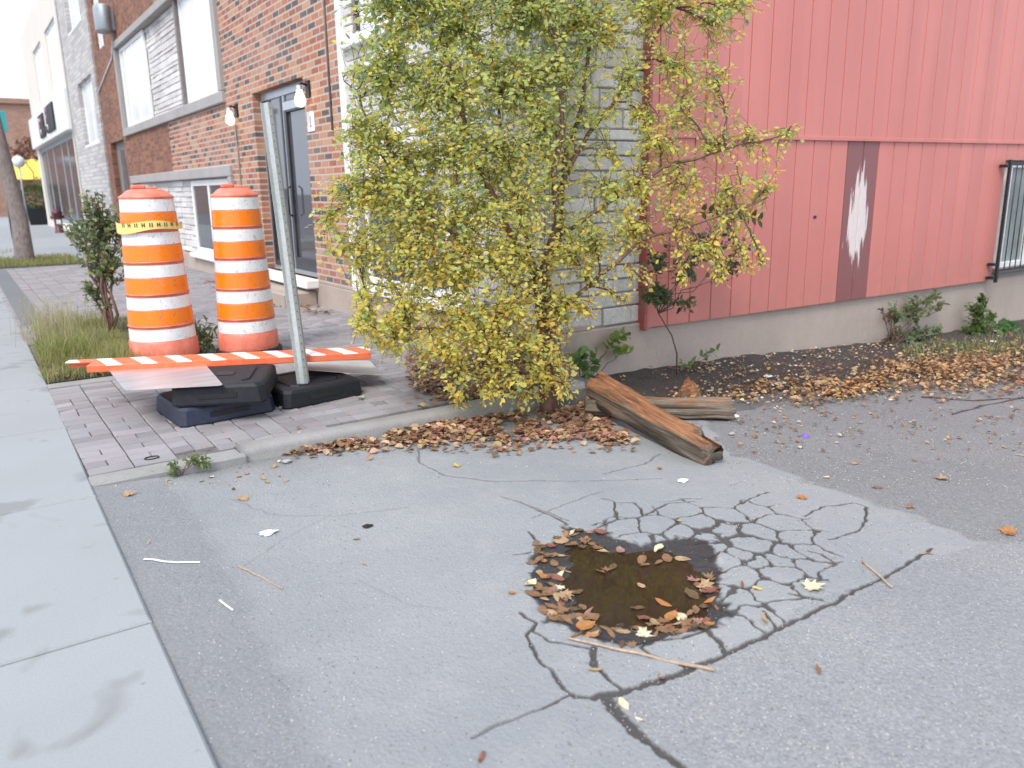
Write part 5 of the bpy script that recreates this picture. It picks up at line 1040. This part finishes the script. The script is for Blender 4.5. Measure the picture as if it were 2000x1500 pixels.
# ================================================================== WORKS EQUIPMENT
def drum(px, py, s_, label, rz):
    x, y = g(px, py); e = empty('traffic_drum', (x, y, 0), label, 'traffic drum', 'striped traffic drums', rz)
    m_ = MB(); m_.lathe([(.15, .0), (.26*s_, .0), (.265*s_, .02), (.262*s_, .05), (.245*s_, .06)], x, y, 40); m_.build('base_ring', M['rubber'], e)
    m_ = MB(); prof = [(.238, .055), (.240, .07), (.236, .185), (.228, .195)]; z = .195; bands = []; rad = .226
    for i in range(5):
        # one white band, then one orange band above it, a ridge between the rings
        r1 = rad-.0035; prof += [(rad, z+.004), (r1, z+.098)]; bands.append(('white', rad, r1, z+.006, z+.096)); z += .098
        if i < 4: r2 = r1-.004; prof += [(r1, z+.012), (r1+.006, z+.016), (r1+.006, z+.024), (r1, z+.028), (r2, z+.144)]; bands.append(('orange', r1, r2, z+.028, z+.142)); z += .144; rad = r2-.004
    prof += [(r1, z), (r1+.006, z+.008), (r1+.006, z+.018), (r1-.02, z+.035), (r1-.055, z+.065), (r1-.08, z+.072), (.0, z+.075)]
    m_.lathe([(a*s_, b_) for a, b_ in prof], x, y, 44); body = m_.build('body', M['drum'], e)
    for c_, a, b_, z0_, z1_ in bands:
        m_ = MB(); m_.lathe([(a*s_+.0022, z0_), (b_*s_+.0022, z1_)], x, y, 44); m_.build('reflective_band', M['bandw' if c_ == 'white' else 'bando'], e, label='%s reflective band' % c_)
    m_ = MB(); m_.box(x-.10, x+.0, y-.018, y+.018, z+.07, z+.105, bev=.01); m_.box(x+.0, x+.085, y-.015, y+.015, z+.068, z+.09, bev=.008); m_.build('handle', M['drum'], e)
    return e, x, y
d1, dx1, dy1 = drum(325, 706, 1.07, 'left orange and white striped traffic drum with torn yellow tape round its upper bands', 0)
d2, dx2, dy2 = drum(488, 690, 1., 'right orange and white striped traffic drum, without tape, nearer the metal post', .8)
# torn caution tape round drum 1
m_ = MB(); vs = []; n = 30; r_ = .217*1.07
for i in range(n+1):
    a = math.radians(-190+200*i/n); zz = 1.062+.012*math.sin(a*3); h = .075*(1-.5*(i/n)**2); vs += [(dx1+r_*math.cos(a), dy1+r_*math.sin(a), zz-h*.6+.02*i/n), (dx1+r_*math.cos(a), dy1+r_*math.sin(a), zz+h*.5)]
m_.add(vs, [(2*i, 2*i+2, 2*i+3, 2*i+1) for i in range(n)], smooth=True); tp = m_.build('caution_tape', M['tape'], None, label='torn yellow tape with black lettering stuck round the left drum', cat='tape')
m_ = MB()
for i in range(9):
    a = math.radians(-150+13*i); rr = r_+.002; w_ = .03
    for (o1, o2, z1_, z2_) in ((-.05, -.02, 0, .03), (.02, .05, 0, .03), (-.05, .05, .012, .018))[: 2+i % 2]:
        m_.quad(*[(dx1+rr*math.cos(a+o), dy1+rr*math.sin(a+o), 1.060+zz) for o, zz in ((o1, z1_), (o2, z1_), (o2, z2_), (o1, z2_))])
m_.build('lettering', M['tapek'], tp)
def rbase(name, p, ang, label, w_=.54, dep=.56, z=0., h=.09, mat='rubber', tilt=0):
    e = empty(name, (p[0], p[1], z), label, 'rubber ballast', 'rubber ballast blocks')
    T = Matrix.Translation((p[0], p[1], z)) @ Matrix.Rotation(ang, 4, 'Z') @ Matrix.Rotation(tilt, 4, 'Y')
    def ring(ins, zz, c): return [T @ Vector(q) for q in ((ins+c, ins, zz), (w_-ins-c, ins, zz), (w_-ins, ins+c, zz), (w_-ins, dep-ins-c, zz), (w_-ins-c, dep-ins, zz), (ins+c, dep-ins, zz), (ins, dep-ins-c, zz), (ins, ins+c, zz))]
    R_ = [ring(0, .0, .03), ring(-.004, .012, .03), ring(.004, h-.02, .035), ring(.014, h-.004, .04), ring(.03, h, .04), ring(.075, h, .04), ring(.08, h-.01, .04), ring(.10, h-.01, .04), ring(.105, h, .04), ring(.2, h, .03)]
    m_ = MB(); vs = [v for r__ in R_ for v in r__]; fs = [(k*8+i, k*8+(i+1) % 8, k*8+8+(i+1) % 8, k*8+8+i) for k in range(len(R_)-1) for i in range(8)]+[tuple(range(len(R_)*8-8, len(R_)*8)), tuple(range(7, -1, -1))]
    m_.add(vs, fs); m_.build('body', M[mat], e)
    m_ = MB(); m_.box(w_/2-.05, w_/2+.05, dep/2-.04, dep/2+.04, h, h+.006, M=T, bev=.002); m_.build('socket_plate', M['black'], e)
    m_ = MB(); m_.box(w_*.3, w_*.7, -.006, -.002, h*.35, h*.6, M=T); m_.build('hand_slot', M['black'], e); return T
rbase('ballast_block', g(355, 838), R(4), 'navy rubber block at the bottom of the stacked pair', .56, .52, h=.115, mat='rubberblue')
_ta = g(330, 757, .235); _tb = g(520, 750, .235); _an = math.atan2(_tb[1]-_ta[1], _tb[0]-_ta[0])
rbase('ballast_block', _ta, _an+R(4), 'black rubber block on top of the stacked pair, under the metal sheet', math.dist(_ta, _tb)-.02, .58, z=.117, h=.118)
TB = rbase('ballast_block', g(560, 802), R(7), 'black rubber block holding the galvanised post', .54, .54, h=.115)
# galvanised channel post, leaning a little
pb = g(594, 748, .115); right = Vector((cr.x, cr.y, 0)).normalized()
pbv = Vector((pb[0], pb[1], .11)); dP = float(np.dot(pb, [Xw[2], Yw[2]])+(.115-EYE)*UPw[2]); ptop = atd(522, 202, dP*.985)
pe = empty('sign_post', pbv, 'bare galvanised channel post with punched holes standing in the rubber base', 'post')
ax = (ptop-pbv).normalized(); L = (ptop-pbv).length; yx = Vector((-.25, .97, 0)); yx = (yx-ax*yx.dot(ax)).normalized(); xx = yx.cross(ax)
sec = [(-.046, .010), (-.046, .006), (-.024, .006), (-.014, -.026), (.014, -.026), (.024, .006), (.046, .006), (.046, .010), (.021, .010), (.011, -.022), (-.011, -.022), (-.021, .010)]
MT = Matrix((( xx.x, yx.x, ax.x, pbv.x), (xx.y, yx.y, ax.y, pbv.y), (xx.z, yx.z, ax.z, pbv.z), (0, 0, 0, 1)))
m_ = MB(); vs = [MT @ Vector((a, b_, z_)) for z_ in (0, L) for a, b_ in sec]; n = len(sec); m_.add(vs, [(i, (i+1) % n, n+(i+1) % n, n+i) for i in range(n)]+[tuple(range(n, 2*n))]); m_.build('channel', M['galv'], pe)
m_ = MB(); k = 0
while .05+k*.051 < L-.03:
    zz = .05+k*.051; m_.add([MT @ Vector((.0055*math.cos(a), -.0268, zz+.0055*math.sin(a))) for a in [math.pi/4*i for i in range(8)]], [tuple(range(8))]); k += 1
m_.build('bolt_holes', M['sillgrey'], pe, kind='stuff', label='row of small round holes')
# striped barricade beam lying on the bases
bl, brr = Vector((*g(162, 733, .237), .237))+Vector((.03, .06, 0)), Vector((*g(722, 711, .215), .215))+Vector((.05, .09, 0)); ax = (brr-bl).normalized(); L = (brr-bl).length; yv = Vector((0, 0, 1)).cross(ax).normalized()
be = bpy.data.objects.new('barricade_beam', None); C.objects.link(be); tag(be, 'orange beam with white slanting stripes lying across the rubber bases', 'barricade')
BM = Matrix(((ax.x, yv.x, 0, bl.x), (ax.y, yv.y, 0, bl.y), (ax.z, 0, 1, bl.z), (0, 0, 0, 1))); be.matrix_world = BM
m_ = MB(); m_.box(0, L, 0, .022, -.001, .044, bev=.004); m_.box(.0, L, .0225, .15, .038, .044, bev=.002)
o = m_.build('striped_board', M['beam']); o.parent = be
m_ = MB(); m_.box(-.17, L-.02, .152, .225, .028, .043, bev=.004); o = m_.build('striped_board', M['beam']); o.parent = be; o['label'] = 'rear strip of the beam reaching further left'
m_ = MB(); m_.box(-.15, L-.05, .19, .225, -.001, .027, bev=.003); o = m_.build('rear_rail', M['beam']); o.parent = be
# bare metal sheet on the stack, second dull sheet behind the post base
def platequad(name, cs, mat, label, r_=.03, th=.003):
    cs = [Vector(c) for c in cs]; out = []
    for i in range(4):
        p, a, b_ = cs[i], cs[i-1], cs[(i+1) % 4]; pa = p+(a-p).normalized()*r_; pb_ = p+(b_-p).normalized()*r_
        for t in (0, .33, .66, 1): out.append(pa.lerp(p, t).lerp(p.lerp(pb_, t), t))
    n = len(out); m_ = MB(); m_.add(out+[p-Vector((0, 0, th)) for p in out], [tuple(range(n)), tuple(range(2*n-1, n-1, -1))]+[(i, n+i, n+(i+1) % n, (i+1) % n) for i in range(n)])
    return m_.build(name, mat, None, label=label, cat='metal sheet')
zl = .242
c0, c1, c2, c3 = [Vector((*g(px, py, zl), zl)) for px, py in ((244, 762), (436, 752), (398, 708), (212, 722))]
platequad('sign_sheet', [c0, c1, c2, c3], M['sheet'], 'shiny bare metal sheet jutting left from the rubber bases, reflecting the drum')
q = [Vector((*g(px, py, z_), z_)) for px, py, z_ in ((600, 722, .165), (748, 733, .09), (722, 704, .10), (570, 704, .165))]
platequad('sign_sheet', q, M['sheet2'], 'dull grey metal sheet lying behind the post base, half under the striped beam')

# ================================================================== TIMBERS
def timber(name, a, b_, w_, h, mat, label, seed, notch=True, roll=0, taper=.9):
    a = Vector(a); b_ = Vector(b_); ax = (b_-a).normalized(); L = (b_-a).length; y_ = Vector((0, 0, 1)).cross(ax).normalized(); z_ = ax.cross(y_)
    nx, nr = 90, 40; rs = np.random.RandomState(seed); V = []
    for i in range(nx+1):
        t = i/nx; x = t*L
        for k in range(nr):
            an = 2*math.pi*k/nr; cx_, sy = math.cos(an), math.sin(an); q = 1/max(abs(cx_), abs(sy)); q = min(q, 1.32)
            yy, zz = cx_*q*w_/2, sy*q*h/2
            f1 = vnoise(x+seed, an*.06+k*.0, .09, seed)-.5; f2 = vnoise(k*.7, x*2.2, .8, seed+1)-.5; f3 = float(vnoise(k*1.7, x*.9, .5, seed+2)-.5)
            f4 = vnoise(k*.9+7, x*1.1, .35, seed+5)-.5; f5 = max(0., float(vnoise(k*.55, x*.35, .22, seed+6))-.68); d_ = .010*f1+.024*f2*(1.5 if sy > .5 else .6)+.016*f3+.016*f4-.07*f5*(1 if sy > .2 else .4); s_ = 1-(1-taper)*t
            yy = yy*s_*(1+d_/w_*2); zz = zz*s_*(1+d_/h*2)
            xe = x
            if i < 3 or i > nx-3: xe = x+.02*(vnoise(k*1.3, i, 1.7, seed+3)-.5)*(1 if i < 3 else -1)
            if notch and t > .84 and sy > .45 and yy > -w_*.05: zz -= h*.38*float(smooth(.84, .88, t))*float(smooth(-w_*.05, w_*.08, yy))
            V.append((xe, yy, zz))
    F = [(i*nr+k, i*nr+(k+1) % nr, i*nr+nr+(k+1) % nr, i*nr+nr+k) for i in range(nx) for k in range(nr)]
    b0_ = len(V); V.append((.004, 0, 0)); V.append((L-.006, 0, -h*.06))
    m_ = MB(); m_.add(V, F+[(b0_, (k+1) % nr, k) for k in range(nr)]+[(b0_+1, nx*nr+k, nx*nr+(k+1) % nr) for k in range(nr)], smooth=True)
    o = bpy.data.objects.new(name, m_.mesh(name)); C.objects.link(o); o.data.materials.append(mat)
    o.matrix_world = Matrix(((ax.x, y_.x, z_.x, a.x), (ax.y, y_.y, z_.y, a.y), (ax.z, y_.z, z_.z, a.z), (0, 0, 0, 1))) @ Matrix.Rotation(roll, 4, 'X')
    return tag(o, label, 'timber', 'old timbers dumped by the wall')
ra = gd(1392, 882, .07); lb = g(1163, 757, .06)
timber('timber', (lb[0], lb[1], .06), (ra[0], ra[1], ra[2]), .14, .15, M['wood'], 'long rotten squared timber lying askew on top, with a split notched near end', 5, roll=.25)
a2 = gd(1142, 795, .06); b2 = gd(1430, 800, .065)
timber('timber', (a2[0], a2[1], a2[2]), (b2[0], b2[1], b2[2]), .12, .115, M['wood2'], 'shorter weathered timber lying underneath and across', 8, notch=False, taper=.95)
st_ = gd(1345, 778, .0); m_ = MB()
vs = []
for i in range(6):
    for k in range(12): an = k*math.pi/6; r_ = (.085-.011*i)*(1+.25*RS.randn()*.5); vs.append((st_[0]+r_*math.cos(an)*1.2, st_[1]+r_*math.sin(an), zsoil(st_[0], st_[1])-.02+i*.024+.012*RS.randn()))
m_.add(vs, [(i*12+k, i*12+(k+1) % 12, i*12+12+(k+1) % 12, i*12+12+k) for i in range(5) for k in range(12)]+[tuple(range(60, 72))], smooth=False); m_.build('wood_stump', M['rot'], None, label='orange rotten wood chunk on the soil behind the timbers', cat='wood')

# ================================================================== SMALL LITTER
def stick(name, pts, r0, r1, mat, label, cat='twig'):
    P = []
    for px, py in pts: x, y, z = gd(px, py); z = zground(x, y) if y < float(soil_front(x)) else zsoil(x, y); P.append(Vector((x, y, max(z, -1)+r0+.001)))
    Q = []
    for a, b_ in zip(P[:-1], P[1:]): Q += curve(a, b_, 4, wig=.03)[:-1]
    Q.append(P[-1]); Q = [Vector((q_.x, q_.y, max(q_.z, zground(q_.x, q_.y)+r1))) for q_ in Q]; m_ = MB(); m_.tube(Q, list(np.linspace(r0, r1, len(Q))), 7); return m_.build(name, mat, None, label=label, cat=cat)
stick('twig', [(1110,1250),(1190,1268),(1300,1290),(1395,1311)], .0035, .0055, M['drytwig'], 'long pale twig lying across the near edge of the puddle')
stick('twig', [(1685,1100),(1715,1125),(1742,1150)], .005, .004, M['drytwig'], 'short pale twig on the right of the cracked patch')
stick('twig', [(465,1108),(510,1130),(553,1153)], .003, .0025, M['drytwig'], 'thin straight twig on the left asphalt')
stick('twig', [(1860,810),(1930,790),(2010,775)], .006, .004, M['twig'], 'dark brown twig on the asphalt edge at the right')
stick('twig', [(1800,775),(1900,782),(2020,775)], .006, .004, M['twig'], 'brown branch lying in front of the leaf drift at the right')
stick('twig', [(1985,888),(2030,895)], .004, .004, M['drytwig'], 'stub of pale twig at the right edge')
def ribbon(name, pts, wd_, label, mat, cat):
    m_ = MB(); vs = []
    P = [Vector((gd(*p)[0], gd(*p)[1], 0)) for p in pts]
    for i, p in enumerate(P):
        t_ = (P[min(i+1, len(P)-1)]-P[max(i-1, 0)]).normalized(); n_ = Vector((-t_.y, t_.x, 0))*wd_/2; z = zground(p.x, p.y)+.004
        for s2 in (-1, 1):
            for dz in (0, .0018): vs.append((p.x+n_.x*s2, p.y+n_.y*s2, z+dz))
    fs = []
    for i in range(len(P)-1): b_ = i*4; fs += [(b_+1, b_+5, b_+7, b_+3), (b_, b_+4, b_+5, b_+1), (b_+2, b_+3, b_+7, b_+6), (b_, b_+2, b_+6, b_+4)]
    fs += [(0, 1, 3, 2), (len(vs)-4, len(vs)-2, len(vs)-1, len(vs)-3)]; m_.add(vs, fs); return m_.build(name, mat, None, label=label, cat=cat)
ribbon('plastic_strip', [(281,1094),(300,1095),(320,1099),(345,1101),(370,1100),(391,1100)], .009, 'white wavy plastic strip lying by the sidewalk', M['whplastic'], 'litter')
ribbon('plastic_strip', [(429,1175),(440,1184),(455,1195)], .006, 'short white plastic strip on the asphalt below the long one', M['whplastic'], 'litter')
def lump(name, px, py, s_, mat, label, flat=.4, cat='litter', n=9, rows=5, onp=None):
    x, y, z = gd(px, py) if onp is None else onp; z = (zground(x, y) if y < float(soil_front(x)) else zsoil(x, y)) if onp is None else z
    vs = []; rs = np.random.RandomState(int(px+py))
    for i in range(rows):
        ph = math.pi*(i+.5)/rows
        for k in range(n): an = 2*math.pi*k/n; r_ = s_*math.sin(ph)*(1+.22*rs.randn()); vs.append((x+r_*math.cos(an)*1.25, y+r_*math.sin(an), z+s_*flat*(1+math.cos(ph))))
    m_ = MB(); m_.add(vs, [(i*n+k, i*n+(k+1) % n, i*n+n+(k+1) % n, i*n+n+k) for i in range(rows-1) for k in range(n)]+[tuple(range(n)), tuple(range(rows*n-1, rows*n-n-1, -1))]); return m_.build(name, mat, None, label=label, cat=cat)
lump('crumpled_paper', 523, 1045, .024, M['whplastic'], 'white crumpled scrap on the left asphalt', .35)
lump('crumpled_paper', 1335, 941, .022, M['whplastic'], 'white crumpled scrap on the asphalt in front of the long timber', .35)
lump('crumpled_wrapper', 718, 1030, .018, M['black'], 'small dark crumpled wrapper on the asphalt left of centre', .3)
lump('plastic_cup', 1437, 815, .022, M['whplastic'], 'small crushed blue white cup right of the shorter timber', .5)
lump('stone', 1430, 848, .018, M['frameconc'], 'small grey stone at the notched end of the long timber', .5, 'stone')
lump('stone', 561, 905, .02, M['frameconc'], 'grey white stone in the gutter in front of the kerb', .5, 'stone')
x, y, z = gd(1573, 851); m_ = MB(); m_.lathe([(0, .012), (.016, .012), (.02, .009), (.021, 0)], x, y, 20, M=Matrix.Translation((0, 0, zground(x, y)+.002))); m_.build('bottle_cap', M['purple'], None, label='purple plastic cap on the dark asphalt at the right', cat='cap')
for (px, py, s_, l_) in [(1665, 737, .022, 'white plastic scrap on the dark soil near the wall'), (1500, 745, .03, 'pale shredded plastic on the dark soil behind the timbers'), (1525, 755, .028, 'second pale plastic shred just right of the first on the dark soil'), (1740, 778, .018, 'white scrap in front of the orange leaf drift'), (1570, 708, .016, 'small white scrap against the foundation'), (1940, 672, .03, 'crumpled pale paper in the grass at the right')]:
    lump('plastic_scrap', px, py, s_, M['whplastic'], l_, .25)
m_ = MB(); x, y = g(297, 896); m_.tube([(x+.035*math.cos(a), y+.022*math.sin(a), .006) for a in np.linspace(.4, 6., 16)], .003, 6); m_.build('rubber_ring', M['black'], None, label='small black open ring on the pavers near the sidewalk', cat='ring')

# ================================================================== FAR STREET THINGS
def yfor(px, X):   # depth at which a thing in line X shows at column px
    lo, hi = 5., 200.
    for _ in range(50):
        m = (lo+hi)/2; v = np.array([X, m, -EYE]); q = v[0]*Xw+v[1]*Yw+v[2]*UPw
        if CX+FP*q[0]/q[2] > px: lo = m
        else: hi = m
    return lo
y = yfor(117, 3.0); hy = empty('standpipe', (3.0, y, 0), 'small dark red standpipe with white label at the foot of the shopfront', 'standpipe')
m_ = MB(); m_.lathe([(.16, 0), (.16, .05), (.13, .06), (.13, .62), (.17, .64), (.17, .72), (.1, .82), (0, .84)], 3.0, y, 14); m_.tube([(2.78, y, .55), (3.2, y, .55)], .06, 8); m_.build('body', M['dkred'], hy)
m_ = MB(); m_.box(2.93, 3.07, y-.15, y-.132, .32, .46); m_.build('label_plate', M['white'], hy)
y = 43.; x = onY(70, 400, y)[0]; tpn = empty('potted_topiary', (x, y, 0), 'round clipped bush in a tall black square pot at the end of the shopfront', 'plant')
m_ = MB(); m_.add([(x-.32, y-.32, 0), (x+.32, y-.32, 0), (x+.32, y+.32, 0), (x-.32, y+.32, 0), (x-.45, y-.45, .75), (x+.45, y-.45, .75), (x+.45, y+.45, .75), (x-.45, y+.45, .75)], [(0, 1, 5, 4), (1, 2, 6, 5), (2, 3, 7, 6), (3, 0, 4, 7), (4, 5, 6, 7)]); m_.build('pot', M['black'], tpn)
P, D, N2, S, CO = [], [], [], [], []
for k in range(2600): v = unit(); P.append(Vector((x, y, 1.2))+Vector(v)*.56*random.uniform(.85, 1.05)); D.append(v+unit()*.6); N2.append(unit()); S.append(.08); q = random.uniform(.7, 1.3); CO.append((.05*q, .11*q, .03*q))
link('foliage', leafcloud('foliage', P, D, N2, S, CO), tpn, M['leaf'])
b0 = g(35, 503); m_ = MB(); m_.tube([(b0[0], b0[1], 0), (b0[0]-.0, b0[1], 1.0), (b0[0]-.02, b0[1], 2.3)], .05, 10); m_.lathe([(.09, 0), (.09, .03), (.05, .05)], b0[0], b0[1], 12); m_.build('bollard_pole', M['black'], None, label='dark slim metal pole standing just behind the leaning trunk', cat='pole')
y = 40.; x = onY(38, 330, y)[0]; zz = onY(38, 316, y)[1]; rs_ = empty('round_sign', (x, y, 0), 'round white sign on a thin pole near the end of the street', 'sign')
m_ = MB(); m_.tube([(x, y, 0), (x, y, zz+.3)], .035, 8); m_.build('pole', M['graypipe'], rs_); m_ = MB(); m_.tube([(x, y-.06, zz), (x, y-.04, zz)], .24, 20); m_.build('sign_face', M['white'], rs_)
y = 30.; x, zz = onY(-4, 240, y); ts = empty('street_sign', (x, y, 0), 'teal street sign on a pole at the far left edge', 'sign'); m_ = MB(); m_.tube([(x-.1, y, 0), (x-.1, y, zz+.6)], .04, 8); m_.build('pole', M['graypipe'], ts); m_ = MB(); m_.box(x-.4, x+.22, y-.06, y-.03, zz-.25, zz+.35, bev=.01); m_.build('sign_face', M['teal'], ts)
# bushes at the end of the street
for i, (px, py, yy_, r_, cc, lb_) in enumerate([(50, 290, 52., .9, [(.22, .04, .04), (.16, .05, .05)], 'dark red leaved bush in front of the far brick building'), (95, 420-60, 50., .7, [(.2, .24, .08), (.4, .36, .12)], 'low yellow green bush under the yellow awning')]):
    x, z = onY(px, py, yy_); bush('far_bush', Vector((x, yy_, 0)), [(Vector((x, yy_, max(z, r_))), r_, 60)], cc, .16, lb_, 'bush', .05, nleaf=7)
